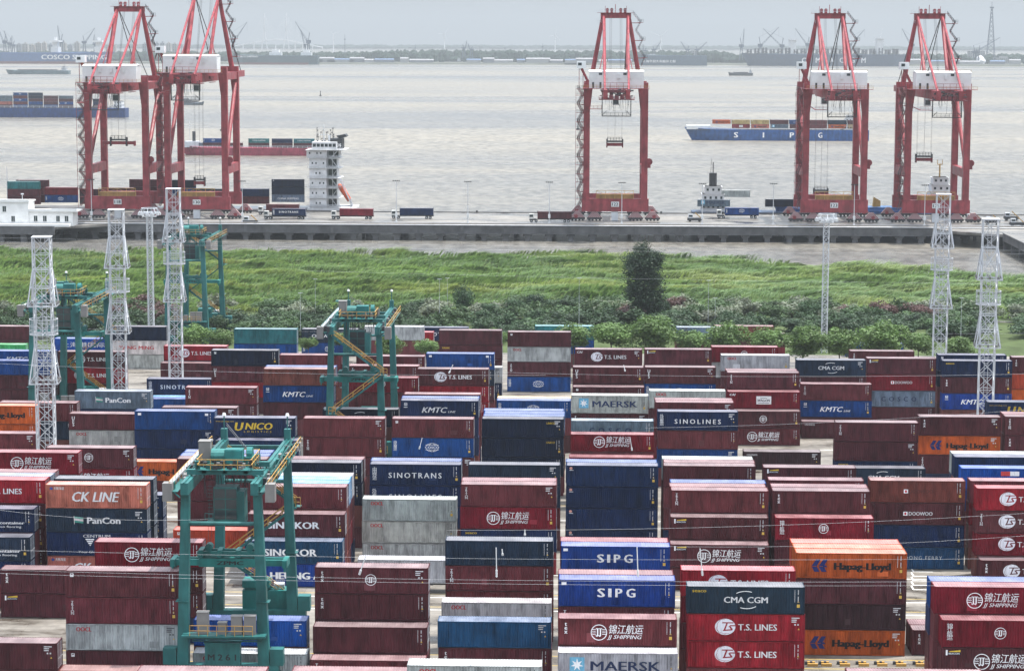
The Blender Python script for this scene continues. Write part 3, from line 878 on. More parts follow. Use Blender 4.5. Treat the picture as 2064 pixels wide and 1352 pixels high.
o['label'] = 'lower tiers of red and blue containers hidden deep in the stacks'
print('containers', n_cont, 'bands', [(len(b), round(b[0][1])) for b in bands], 'fill verts', len(me.vertices))
# ================================================================== yard cranes on rubber tyres
TEAL = (.024, .128, .126)
def sp(name, mb, mat, par, col=None):
    o = obj(name, mb, mat, par, col=col); o['kind'] = 'stuff'
    return o
def stair(mb, a, b, w, step=.28, st=(.08, .25)):
    """stringers and treads between two points"""
    a = Vector(a); b = Vector(b); d = b - a; h = Vector((d.x, d.y, 0)).normalized(); s = Vector((-h.y, h.x, 0)) * (w / 2)
    for k in (-1, 1):
        mb.beam(a + s * k, b + s * k, *st)
    n = max(3, int(abs(d.z) / step / 2))
    for i in range(1, n):
        p = a.lerp(b, i / n)
        mb.beam(p - s, p + s, .3, .05)
def stair_rail(mb, a, b, w, hgt=1.0):
    a = Vector(a); b = Vector(b); d = b - a; h = Vector((d.x, d.y, 0)).normalized(); s = Vector((-h.y, h.x, 0)) * (w / 2)
    for k in (-1, 1):
        for z in (hgt, hgt * .5):
            mb.bar(a + s * k + Vector((0, 0, z)), b + s * k + Vector((0, 0, z)), .035)
        n = 5
        for i in range(n + 1):
            p = a.lerp(b, i / n) + s * k
            mb.bar(p, p + Vector((0, 0, hgt)), .035)
def rtg(name, label, X, Y, Wb, Ht, stair_y, ytrol, zspr, number=None, stair_first=1):
    """X centre between the legs, Y of the near legs; span runs away from the camera"""
    t = thing(name, label, 'gantry crane', (X, Y, 0), 0, 'teal gantry cranes over the yard')
    SP = 23.5; hw = Wb / 2
    for y in (0, SP):
        for s in (-1, 1):
            m = MB(); m.beam((s * (hw + .55), y, 2.0), (s * hw, y, Ht - .2), 1.22, 1.1, .84, .9)
            m.beam((s * (hw + .52), y, 9), (s * (hw + .52), y, 9.06), 1.36, 1.31)
            obj('leg', m, CRANEP, t, col=TEAL)
        m = MB(); m.box(-hw - 2.1, hw + 2.1, y - .55, y + .55, 1.15, 2.25)
        obj('sill_beam', m, CRANEP, t, col=TEAL)
        m = MB(); m.tube((-hw + .3, y, Ht - 4.3), (hw - .3, y, Ht - 4.3), .22, 8)
        obj('tie_tube', m, CRANEP, t, col=TEAL)
        for s in (-1, 1):
            for dx in (-.9, .9):
                cx = s * (hw + .9) + dx
                w = MB(); w.tube((cx, y - .32, .62), (cx, y + .32, .62), .62, 14)
                wo = obj('wheel', w, M_TYRE, t)
                w = MB(); w.tube((cx, y - .34, .62), (cx, y + .34, .62), .30, 10)
                obj('rim', w, CRANEP, wo, col=TEAL)
            m = MB(); m.box(s * (hw + .9) - 1.3, s * (hw + .9) + 1.3, y - .5, y + .5, .95, 1.5); m.box(s * (hw + 1.9) - .7, s * (hw + 1.9) + .7, y - .62, y + .62, 2.25, 4.0)
            obj('bogie', m, CRANEP, t, col=TEAL)
    for s in (-1, 1):
        m = MB(); m.box(s * (hw - .1) - .40, s * (hw - .1) + .40, -1.6, SP + 2.2, Ht - 1.0, Ht + .25)
        m.box(s * (hw - .1) - .06, s * (hw - .1) + .06, -2.0, SP + 2.0, Ht + .25, Ht + .40)
        g = obj('girder', m, CRANEP, t, col=TEAL)
        m = MB(); xo = s * (hw + .95)
        m.box(min(xo - .45, xo + .45), max(xo - .45, xo + .45), -2.0, SP + 2.0, Ht - .62, Ht - .56)
        for k in range(9):
            yy = -1.9 + k * (SP + 3.8) / 8; m.beam((s * (hw + .3), yy, Ht - 1.2), (xo, yy, Ht - .62), .1, .14)
        obj('walkway', m, CRANEP, g, col=TEAL)
        m = MB(); xo = s * (hw + 1.38); m.rail([(xo, -2.0, Ht - .56), (xo, SP + 2.0, Ht - .56)], 1.1, .03, 1.8)
        sp('handrail', m, M_YEL if s > 0 or number else CRANEP, g, TEAL)
    for s in (-1,):                                        # cable trough on the outer side
        m = MB(); m.box(-hw - 1.75, -hw - 1.35, -1.5, SP + 2.5, Ht - .1, Ht + .1)
        for k in range(12):
            y0 = -1.0 + k * 2.0; m.tube((-hw - 1.55, y0, Ht), (-hw - 1.55, y0 + 1.0, Ht - 1.3), .05, 5); m.tube((-hw - 1.55, y0 + 1, Ht - 1.3), (-hw - 1.55, y0 + 2.0, Ht), .05, 5)
        obj('cable_trough', m, M_GALV, t)
    m = MB()
    for y in (SP + 2.0,): m.box(-hw - .2, hw + .2, y - .2, y + .2, Ht - .9, Ht - .5)
    obj('end_tie', m, CRANEP, t, col=TEAL)
    # trolley
    y0 = ytrol
    m = MB()
    for dy in (-2.4, 2.4): m.box(-hw - .3, hw + .3, y0 + dy - .3, y0 + dy + .3, Ht + .42, Ht + .95)
    for x in (-2.2, 0, 2.2): m.box(x - .22, x + .22, y0 - 2.7, y0 + 2.7, Ht + .55, Ht + .9)
    m.box(-hw + .9, hw - .9, y0 - 3.2, y0 + 3.2, Ht + .96, Ht + 1.02)
    tr = obj('trolley', m, CRANEP, t, col=TEAL)
    m = MB(); a = hw - .9
    m.rail([(-a, y0 - 3.2, Ht + 1.02), (a, y0 - 3.2, Ht + 1.02), (a, y0 + 3.2, Ht + 1.02), (-a, y0 + 3.2, Ht + 1.02), (-a, y0 - 3.2, Ht + 1.02)], 1.1, .035, 1.3)
    sp('handrail', m, M_YEL, tr)
    m = MB(); m.box(-.2, 1.7, y0 - 1.6, y0 - .2, Ht + 1.3, Ht + 2.9); m.box(-.1, 1.6, y0 - 1.7, y0 - 1.6, Ht + 1.4, Ht + 2.8)
    obj('motor_housing', m, CRANEP, tr, col=(.020, .16, .155))
    m = MB(); m.tube((-1.8, y0, Ht + 1.9), (-.3, y0, Ht + 1.9), .85, 14); obj('rope_drum', m, CRANEP, tr, col=(.03, .16, .15))
    m = MB(); m.tube((1.9, y0 + .6, Ht + 2.1), (2.5, y0 + .6, Ht + 2.1), .75, 14); m.box(1.85, 2.7, y0 - .4, y0 + 1.6, Ht + 1.02, Ht + 1.9)
    obj('gearbox', m, CRANEP, tr, col=(.018, .15, .145))
    m = MB(); m.box(-hw + .5, -hw + 1.75, y0 + .2, y0 + 1.5, Ht + 1.1, Ht + 3.4); m.box(-hw + .45, -hw + 1.8, y0 + .15, y0 + 1.55, Ht + 3.4, Ht + 3.48)
    obj('electric_cabinet', m, M_CAB, tr)
    m = MB()
    m.box(-1.3, 1.2, y0 - 2.4, y0 - .3, Ht - 4.6, Ht - 1.0)
    cb = obj('cab', m, CRANEP, tr, col=(.02, .12, .115))
    m = MB()
    for i in range(2):
        for k in range(3): m.box(-1.2 + i * 1.22, -.08 + i * 1.22, y0 - 2.44, y0 - 2.40, Ht - 4.4 + k * 1.12, Ht - 3.4 + k * 1.12)
    sp('cab_window', m, M_GLASS, cb)
    m = MB(); m.box(1.22, 2.0, y0 - 2.5, y0 - .3, Ht - 4.9, Ht - 1.4); m.box(-2.2, 1.9, y0 - 2.6, y0 - .2, Ht - 4.95, Ht - 4.85)
    obj('cab_frame', m, CRANEP, cb, col=TEAL)
    m = MB(); m.rail([(-2.2, y0 - 2.55, Ht - 4.85), (-1.35, y0 - 2.55, Ht - 4.85)], 1.1, .03, .5)
    for k in range(10): m.bar((-2.0, y0 - 1.8, Ht - 4.4 + k * .38), (-1.5, y0 - 1.8, Ht - 4.4 + k * .38), .025)
    sp('ladder', m, CRANEP, cb, TEAL)
    # hoist ropes, head block and spreader
    m = MB()
    for x in (-2.2, 2.2):
        for y in (-1.0, 1.0): m.tube((x * .8, y0 + y * 1.5, Ht + .4), (x, y0 + y, zspr + 2.2), .025, 4)
    sp('hoist_rope', m, M_CABLE, tr)
    m = MB(); m.box(-3.4, 3.4, y0 - .8, y0 - .45, zspr + 1.2, zspr + 1.75); m.box(-3.4, 3.4, y0 + .45, y0 + .8, zspr + 1.2, zspr + 1.75)
    for x in (-3.0, -1.0, 1.0, 3.0): m.box(x - .25, x + .25, y0 - .9, y0 + .9, zspr + 1.1, zspr + 1.9)
    for x in (-2.2, 2.2): m.tube((x, y0 - .5, zspr + 2.1), (x, y0 + .5, zspr + 2.1), .42, 10)
    hb = obj('head_block', m, CRANEP, t, col=(.022, .15, .14))
    m = MB(); m.box(-3.2, 3.2, y0 - 1.0, y0 + 1.0, zspr + .1, zspr + 1.0)
    m.box(-6.0, 6.0, y0 - .75, y0 - .35, zspr + .2, zspr + .85); m.box(-6.0, 6.0, y0 + .35, y0 + .75, zspr + .2, zspr + .85)
    for s in (-1, 1):
        m.box(s * 6.0 - .25, s * 6.0 + .25, y0 - 1.2, y0 + 1.2, zspr + .1, zspr + .9)
        for y in (-1.1, 1.1): m.tube((s * 6.0, y0 + y, zspr - .35), (s * 6.0, y0 + y, zspr + .1), .12, 6)
    s_ = obj('spreader', m, CRANEP, t, col=(.018, .17, .155))
    put_text(s_, 'ZPMC', -1.3, 1.6, zspr + .36, .42, BLK, y0 - 1.01, .05)
    # access stairs zigzag in the plane of the near or far legs
    ys = stair_y; m = MB(); mr = MB(); zz = Ht - 1.2; sgn = stair_first
    lo, hi = -hw + .2, hw + .9
    pts = []
    while zz > 3.5:
        z1 = max(2.4, zz - 6.2)
        a = (lo if sgn > 0 else hi, ys, zz); b = (hi if sgn > 0 else lo, ys, z1)
        stair(m, a, b, .8); stair_rail(mr, a, b, .8)
        m.box(b[0] - .55, b[0] + .55, ys - .6, ys + .6, z1 - .08, z1); mr.rail([(b[0] - .55, ys - .6, z1), (b[0] + .55, ys - .6, z1)], 1.1, .035, .6)
        m.beam((b[0], ys, z1 - .1), (b[0], ys + (1.2 if ys < 0 else -1.2), z1 - .1), .2, .2)
        zz = z1; sgn = -sgn
    st = obj('stair', m, CRANEP, t, col=TEAL)
    sp('stair_rail', mr, M_YEL, st)
    # electrical platform on the near side, engine set on the far side
    m = MB(); m.box(-hw - .4, hw + .9, -1.9, -.2, 5.5, 5.7); m.box(-hw - .4, hw + .9, -.55, -.35, 5.0, 5.5); m.tube((-hw + .6, -1.0, 5.2), (hw + .4, -1.0, 5.2), .12, 6); m.tube((-hw + .6, -1.0, 4.95), (hw + .4, -1.0, 4.95), .08, 6)
    pf = obj('platform', m, CRANEP, t, col=TEAL)
    m = MB(); m.rail([(-hw + .5, -1.88, 5.7), (hw - .4, -1.88, 5.7)], 1.1, .03, 1.0); sp('handrail', m, M_YEL, pf)
    for x0, w, h in ((-2.6, 1.2, 2.3), (-.4, .9, 1.2), (1.0, 1.15, 1.9), (2.35, 1.2, 1.95)):
        m = MB(); m.box(x0, x0 + w, -1.3, -.5, 5.72, 5.72 + h); m.box(x0 - .05, x0 + w + .05, -1.35, -.45, 5.72 + h, 5.8 + h)
        obj('electric_cabinet', m, M_CAB, pf)
    m = MB(); m.box(-1.8, 1.9, -1.25, -.2, 2.3, 4.72); m.box(-1.9, 2.0, -1.3, -.15, 4.72, 4.84)
    pn = obj('equipment_box', m, CRANEP, t, col=TEAL)
    if number: put_text(pn, number, -1.5, 1.5, 2.95, .66, BLK, -1.26, .03, 0, 1.5)
    m = MB(); m.box(-1.6, hw + .6, SP + .3, SP + 2.6, 1.3, 4.4); m.box(-1.6, 1.5, SP + .3, SP + 2.6, 4.7, 5.5); m.box(-1.3, 1.3, SP + .5, SP + 2.4, 4.4, 4.7)
    eg = obj('engine_house', m, CRANEP, t, col=(.015, .15, .14))
    m = MB(); m.tube((2.0, SP + 1.2, 4.9), (3.2, SP + 1.2, 4.9), .34, 10); obj('exhaust_silencer', m, M_GALV, eg)
    # lamp posts and sheave brackets on the girder ends
    for s in (-1, 1):
        m = MB(); m.tube((s * (hw - .1), SP + 1.6, Ht + .2), (s * (hw - .1), SP + 1.6, Ht + 3.0), .08, 6); m.box(s * (hw - .1) - .35, s * (hw - .1) + .35, SP + 1.2, SP + 2.0, Ht + .25, Ht + 1.5)
        l_ = obj('lamp_post', m, CRANEP, t, col=TEAL)
        m = MB(); m.tube((s * (hw - .1), SP + 1.6, Ht + 3.0), (s * (hw - .1), SP + 1.6, Ht + 3.3), .26, 8, .16); obj('lamp', m, M_WHITE, l_)
        m = MB(); m.box(s * (hw + 1.6) - .5, s * (hw + 1.6) + .5, -2.1, -.9, Ht - 1.6, Ht + .3); obj('electric_cabinet', m, M_CAB, t)
    m = MB(); m.tube((-hw + .4, SP + 1.4, Ht + 1.9), (hw - .4, y0 - 1, Ht + 1.2), .04, 4); m.tube((-hw + .4, SP + 1.4, Ht + 2.15), (hw - .4, y0 - .7, Ht + 1.35), .04, 4)
    sp('trolley_rope', m, M_CABLE, t)
    fr = random.Random(int(X * 10)); fd = MB(); fg = MB(); fb = MB()   # small fittings, pipes and boxes on top
    for k in range(90):
        x = fr.uniform(-hw + .9, hw - .9); y = y0 + fr.uniform(-3.0, 3.0); a, b_, c_ = (fr.uniform(.15, .55) for _ in range(3))
        fr.choice((fd, fd, fg, fb)).box(x - a / 2, x + a / 2, y - b_ / 2, y + b_ / 2, Ht + 1.03, Ht + 1.1 + c_ * 1.4)
    for k in range(60):
        s = fr.choice((-1, 1)); x = s * (hw + fr.uniform(.2, 1.3)); y = fr.uniform(-1.5, SP + 1.5); a = fr.uniform(.2, .5)
        fr.choice((fd, fg, fb)).box(x - a / 2, x + a / 2, y - a, y + a, Ht - .55, Ht - .5 + fr.uniform(.2, .9))
    for k in range(14):
        s = fr.choice((-1, 1)); x = s * (hw + fr.uniform(-.4, 1.2)); y = fr.uniform(-1, SP - 6); fb.tube((x, y, Ht + .3), (x, y + fr.uniform(3, 8), Ht + .3 + fr.uniform(-.2, .5)), .05, 4)
    for k in range(18):
        x = fr.uniform(-2.6, 2.6); y = y0 + fr.uniform(-2.4, 2.2); fd.tube((x, y, Ht + .9), (x + fr.uniform(-.4, .4), y, Ht - fr.uniform(.3, 2.2)), .06, 4)
    sp('fitting', fd, M_DARK, t); sp('fitting', fg, M_CAB, t); sp('fitting', fb, CRANEP, t, (.012, .11, .10))
    if number is None:                                     # cable reel arm at the far end
        m = MB(); m.tube((-hw - 1.2, SP + 3.2, Ht - 2.2), (-hw - 1.2, SP + 3.2, Ht + 1.0), .55, 8); m.box(-hw - 2.2, -hw - .2, SP + 2.6, SP + 3.8, Ht + 1.0, Ht + 1.25)
        m.beam((-hw - .3, SP + 2.0, Ht - 1.2), (-hw - 1.2, SP + 3.2, Ht - 1.2), .4, .4)
        obj('cable_reel_post', m, CRANEP, t, col=TEAL)
    return t
def base_x(px, py, Y): return ony(px, py, Y).x
rtg('gantry_crane', 'teal tyred gantry crane numbered on its base, nearest one over the yard', base_x(447, 1010, 238.4), 238.4, 7.5, 21.6, 23.5 + 1.2, 5.0, 11.6, 'M261')
rtg('gantry_crane', 'teal tyred gantry crane with yellow stair across its near legs, mid yard', base_x(716, 720, 364.5), 364.5, 7.5, 22.2, -1.1, 6.0, 12.6)
rtg('gantry_crane', 'teal tyred gantry crane half behind a white lattice mast at far left', base_x(112, 700, 386), 386, 7.5, 22.8, 23.5 + 1.1, 9.0, 16.5)
rtg('gantry_crane', 'teal tyred gantry crane standing before the green reed marsh', base_x(375, 570, 506), 506, 7.5, 23.2, 23.5 + 1.1, 8.0, 13.0)

# ================================================================== white lattice floodlight masts
def lattice(mb, w0, w1, z0, z1, nb, r, cx=0., cy=0.):
    for i in range(nb):
        za = z0 + (z1 - z0) * i / nb; zb = z0 + (z1 - z0) * (i + 1) / nb
        wa = (w0 + (w1 - w0) * i / nb) / 2; wb = (w0 + (w1 - w0) * (i + 1) / nb) / 2
        ca = [(cx - wa, cy - wa, za), (cx + wa, cy - wa, za), (cx + wa, cy + wa, za), (cx - wa, cy + wa, za)]
        cb = [(cx - wb, cy - wb, zb), (cx + wb, cy - wb, zb), (cx + wb, cy + wb, zb), (cx - wb, cy + wb, zb)]
        for k in range(4):
            j = (k + 1) % 4
            mb.bar(ca[k], cb[j], r); mb.bar(ca[j], cb[k], r); mb.bar(cb[k], cb[j], r)
def mast(label, X, Y, Hm, w=2.45, rz=0.0, skirts=((.62, .76), (.32, .46))):
    t = thing('lattice_mast', label, 'light mast', (X, Y, 0), rz, 'white lattice floodlight masts')
    for sx in (-1, 1):
        for sy in (-1, 1):
            m = MB(); m.tube((sx * w / 2, sy * w / 2, 0), (sx * w / 2, sy * w / 2, Hm), .11, 6); obj('leg', m, M_GALV, t)
    m = MB(); lattice(m, w, w, 0, Hm, int(Hm / 2.4), .036); sp('bracing', m, M_GALV, t)
    m = MB(); m.box(-w / 2 - .15, w / 2 + .15, -w / 2 - .15, w / 2 + .15, Hm, Hm + .12); obj('top_frame', m, M_GALV, t)
    m = MB(); m.box(-.25, .25, -.25, .25, 0, Hm); 
    for k in range(int(Hm / .9)): m.box(-.3, .3, -.32, -.26, k * .9, k * .9 + .06)
    for zt in (Hm - 9.8, Hm - 21.0):                       # hanging floodlight skirts, wider at the foot
        s = MB(); w0, w1 = w * 1.02, w * 1.62; z1_, z0_ = zt + 5.2, zt
        ca = [(-w1 / 2, -w1 / 2), (w1 / 2, -w1 / 2), (w1 / 2, w1 / 2), (-w1 / 2, w1 / 2)]
        cb = [(x * w0 / w1, y * w0 / w1) for x, y in ca]
        for k in range(4):
            j = (k + 1) % 4
            s.bar((*ca[k], z0_), (*cb[k], z1_), .085); s.bar((*ca[k], z0_), (*ca[j], z0_), .10); s.bar((*cb[k], z1_), (*cb[j], z1_), .06)
            s.bar((*ca[k], z0_), (*cb[j], z1_), .05)
            mk = [(ca[k][i] + cb[k][i]) / 2 for i in (0, 1)]; mj = [(ca[j][i] + cb[j][i]) / 2 for i in (0, 1)]
            s.bar((*mk, (z0_ + z1_) / 2), (*mj, (z0_ + z1_) / 2), .05)
        sk = obj('lamp_skirt', s, M_GALV, t)
        lm = MB()
        for k in range(4):
            j = (k + 1) % 4
            for i in range(3):
                f = (i + .5) / 3; x = ca[k][0] * (1 - f) + ca[j][0] * f; y = ca[k][1] * (1 - f) + ca[j][1] * f
                lm.box(x - .17, x + .17, y - .17, y + .17, z0_ + .12, z0_ + .5)
        sp('floodlight', lm, M_CAB, sk)
    zt = Hm - 14.0; p = MB(); n = 16; rr = w * .82             # round service platform
    for z in (zt, zt + .55, zt + 1.2, zt + 2.2):
        for i in range(n):
            a0, a1 = 2 * math.pi * i / n, 2 * math.pi * (i + 1) / n
            p.bar((rr * math.cos(a0), rr * math.sin(a0), z), (rr * math.cos(a1), rr * math.sin(a1), z), .05 if z in (zt, zt + 2.2) else .025)
    for i in range(n): p.bar((rr * math.cos(2 * math.pi * i / n), rr * math.sin(2 * math.pi * i / n), zt), (rr * math.cos(2 * math.pi * i / n), rr * math.sin(2 * math.pi * i / n), zt + 2.2), .03)
    for i in range(8): p.bar((0, 0, zt), (rr * math.cos(math.pi * i / 4), rr * math.sin(math.pi * i / 4), zt), .06)
    sp('service_platform', p, M_GALV, t)
    m = MB()
    for k in range(int(Hm / .8)): m.bar((-.3, w / 2 - .2, k * .8), (.3, w / 2 - .2, k * .8), .03)
    for x in (-.3, .3): m.bar((x, w / 2 - .2, 0), (x, w / 2 - .2, Hm), .04)
    sp('ladder', m, M_GALV, t)
    return t
def mast_at(label, px, Y, ytop, rz):
    p = ony(px, ytop, Y)
    mast(label, p.x, Y, p.z, rz=rz)
mast_at('white lattice light mast nearest the yard edge, left of the slate container', 84, 331, 478, R_(6))
mast_at('white lattice light mast between two teal gantry cranes at left', 234, 394, 423, R_(6))
mast_at('white lattice light mast rising before numbered red quay cranes', 349, 433, 381, R_(5))
mast_at('white lattice light mast in front of the rightmost red quay crane', 1902, 434, 392, R_(-5))
mast_at('white lattice light mast closest to the right edge', 1997, 384, 442, R_(-5))
def slim_mast(label, px, Y, ytop):
    p = ony(px, ytop, Y); Hm = p.z; w = 1.15
    t = thing('lattice_mast', label, 'light mast', (p.x, Y, 0), 0, 'slim lattice light masts')
    m = MB()
    for sx in (-1, 1):
        for sy in (-1, 1): m.tube((sx * w / 2, sy * w / 2, 0), (sx * w / 2, sy * w / 2, Hm), .09, 5)
    obj('leg_frame', m, M_GALV, t)
    m = MB(); lattice(m, w, w, 0, Hm, int(Hm / 1.3), .035); sp('bracing', m, M_GALV, t)
    m = MB(); n = 14
    for z, rr in ((Hm, 2.3), (Hm + .9, 1.7), (Hm - .9, 1.5)):
        for i in range(n):
            a0, a1 = 2 * math.pi * i / n, 2 * math.pi * (i + 1) / n
            m.bar((rr * math.cos(a0), rr * math.sin(a0), z), (rr * math.cos(a1), rr * math.sin(a1), z), .08)
    for i in range(8):
        a = 2 * math.pi * i / 8; m.bar((0, 0, Hm - .9), (2.3 * math.cos(a), 2.3 * math.sin(a), Hm), .06); m.bar((2.3 * math.cos(a), 2.3 * math.sin(a), Hm), (1.7 * math.cos(a), 1.7 * math.sin(a), Hm + .9), .05)
    hd = obj('lamp_ring', m, M_GALV, t)
    m = MB()
    for i in range(12):
        a = 2 * math.pi * i / 12; m.cbox((2.25 * math.cos(a), 2.25 * math.sin(a), Hm - .35), (.5, .5, .5))
    sp('floodlight', m, M_WHITE, hd)
slim_mast('slim grey lattice mast with round lamp head, left before the marsh', 301, 503, 428)
slim_mast('slim grey lattice mast with round lamp head, right before the marsh', 1666, 503, 440)
print('cranes ok')
# ================================================================== wharf
WZ = 2.0
YN, YF = 812.0, 873.0
def make_deck():
    m, nt, b = newmat('wharf_concrete')
    n1 = noise(nt, mapped(nt, (.05, .09, .05), 'Object', False), 1.0, 6, .65)
    n2 = noise(nt, mapped(nt, (.4, .4, .12), 'Object', False), 1.0, 5, .7)
    c = mixc(nt, ramp(nt, n1, [(.35, 0.), (.6, 1.)]), (.065, .060, .055), (.20, .19, .172))
    c = mixc(nt, 1.0, c, ramp(nt, n2, [(.3, .7), (.65, 1.08)]), 'MULTIPLY')
    nt.links.new(c, b.inputs['Base Color'])
    nt.links.new(ramp(nt, n1, [(.38, .12), (.55, .7)]), b.inputs['Roughness'])
    return m
M_DECK = make_deck()
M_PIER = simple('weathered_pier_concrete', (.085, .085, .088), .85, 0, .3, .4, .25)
wh = thing('wharf', 'long grey concrete wharf on piles along the river', 'wharf', (0, YN, 0))
m = MB(); m.box(-420, 420, 0, YF - YN, WZ - .9, WZ); obj('deck', m, M_DECK, wh)
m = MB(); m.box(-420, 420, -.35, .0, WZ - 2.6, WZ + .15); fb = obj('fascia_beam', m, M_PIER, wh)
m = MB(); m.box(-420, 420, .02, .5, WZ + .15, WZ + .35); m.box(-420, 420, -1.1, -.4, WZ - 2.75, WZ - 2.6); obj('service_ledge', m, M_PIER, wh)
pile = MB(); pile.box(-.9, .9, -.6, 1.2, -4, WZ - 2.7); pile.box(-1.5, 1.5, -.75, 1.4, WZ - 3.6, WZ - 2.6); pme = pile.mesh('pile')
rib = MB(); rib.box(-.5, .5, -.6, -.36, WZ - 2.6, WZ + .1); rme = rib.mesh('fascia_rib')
for k in range(64):
    x = -258 + k * 7.6
    obj('pile', pme, M_PIER, wh, (x, .3, 0)); 
    if k % 2 == 0: obj('fascia_rib', rme, M_PIER, wh, (x, 0, 0))
m = MB()
for r_ in range(3):
    for k in range(40): m.box(-270 + k * 13.5 - .5, -270 + k * 13.5 + .5, 12 + r_ * 14, 13 + r_ * 14, -4, WZ - .9)
sp('inner_pile', m, M_PIER, wh)
for dy, r in ((-.75, .16), (-.75 + .5, .22)):
    m = MB(); m.tube((-420, dy, WZ + .3 + (.45 if r > .2 else 0)), (420, dy, WZ + .3 + (.45 if r > .2 else 0)), r, 6); obj('service_pipe', m, M_CAB if r > .2 else M_GALV, wh)
m = MB(); m.rail([(-300, .9, WZ), (300, .9, WZ)], 1.05, .045, 4.0); sp('edge_railing', m, M_GALV, wh)
m = MB(); m.box(-420, 420, YF - YN - .8, YF - YN, WZ, WZ + .35); obj('kerb', m, M_PIER, wh)
CRY = 838.0
for y in (CRY, CRY + 27.0):
    m = MB(); m.box(-420, 420, y - YN - .25, y - YN + .25, WZ + .004, WZ + .02); obj('crane_rail', m, M_DARK, wh)
for k in range(22):
    m = MB(); m.tube((-250 + k * 23, YF - YN - 1.2, WZ), (-250 + k * 23, YF - YN - 1.2, WZ + .9), .28, 8, .42); obj('bollard', m, M_DARK, wh)
# painted lines
m = MB()
for y in (6.0, 10.0, 14.0): m.box(-420, 420, y, y + .2, WZ + .004, WZ + .006)
sp('lane_marking', m, M_YEL, wh)
# jetty that joins the wharf to the shore
tr = thing('approach_jetty', 'concrete approach jetty with pipe rail joining wharf to shore at right', 'jetty', (0, 0, 0))
m = MB(); m.slab([(139, 560), (160, 560), (160, YN - .4), (139, YN - .4)], WZ - .9, WZ); m.slab([(125, YN - 14), (138.9, YN - 24), (138.9, YN - .4), (118, YN - .4)], WZ - .9, WZ); obj('deck', m, M_DECK, tr)
m = MB(); m.box(138.4, 138.95, 560, YN - 24, WZ - 2.2, WZ + .2); m.tube((138.2, 560, WZ + .5), (138.2, YN - 25, WZ + .5), .2, 6); obj('edge_beam', m, M_PIER, tr)
for k in range(16):
    m = MB(); m.box(138.8, 160, 585 + k * 14.5, 586.2 + k * 14.5, -4, WZ - .9); obj('pile', m, M_PIER, tr)
# platform and office building at the left end
px0 = ony(158, 455, 798).x
pf = thing('quay_platform', 'concrete platform standing out from the wharf below the white office', 'platform', (0, 0, 0))
m = MB(); m.slab([(px0 - 170, 797), (px0 - 8, 797), (px0 + 8, YN - .4), (px0 - 170, YN - .4)], WZ - .8, WZ + .02); obj('deck', m, M_DECK, pf)
m = MB(); m.box(px0 - 170, px0 - 8, 796.4, 796.98, WZ - 2.6, WZ + .3); obj('edge_beam', m, M_PIER, pf)
for k in range(12):
    m = MB(); m.box(px0 - 12 - k * 8, px0 - 10 - k * 8, 797.2, 799.0, -4, WZ - .8); obj('pile', m, M_PIER, pf)
M_PLAST = simple('white_plaster', (.70, .70, .69), .8, 0, .3, .14, .3)
of = thing('office_building', 'low white two-level office with flat roofs on the quay', 'building', (px0, 801, WZ + .02))
def bld(name, x0, x1, y0, y1, z0, z1, mat, par):
    m = MB(); m.box(x0, x1, y0, y1, z0, z1); return obj(name, m, mat, par)
bld('wall', -60, -18, 0, 9, 0, 8.2, M_PLAST, of); bld('wall', -17.99, -2.6, .3, 8, 0, 5.0, M_PLAST, of)
r = bld('roof', -60, -17.6, -.4, 9.4, 8.2, 8.6, M_PLAST, of); bld('parapet', -60, -17.6, -.4, -.2, 8.6, 9.2, M_PLAST, r)
r = bld('roof', -17.98, -1.0, -.3, 8.6, 5.0, 5.35, M_PLAST, of); bld('parapet', -17.98, -1.0, -.3, -.1, 5.35, 5.9, M_PLAST, r)
bld('terrace', -44, -3.2, -3.2, -.42, 0, .9, M_PLAST, of)
for x, z in ((-29.5, 4.9), (-26.4, 4.9), (-23.4, 1.5), (-29.5, 1.5), (-15.6, 1.6), (-12.4, 1.6), (-7.8, 1.6), (-4.8, 1.6)):
    y = 0 if z > 4 or x < -18 else .3
    m = MB(); m.box(x - .6, x + .6, y - .06, y - .02, z, z + 1.9); w = obj('window', m, M_GLASS, of)
    m = MB(); m.box(x - .75, x + .75, y - .2, y - .001, z - .15, z - .0); m.box(x - .04, x + .04, y - .1, y - .065, z, z + 1.9); obj('frame', m, M_WHITE, w)
m = MB(); m.tube((-21, 4, 8.6), (-21, 4, 10.6), .12, 6); m.tube((-21, 4, 10.6), (-21, 4, 11.0), .5, 8); obj('roof_vent', m, M_GALV, of)

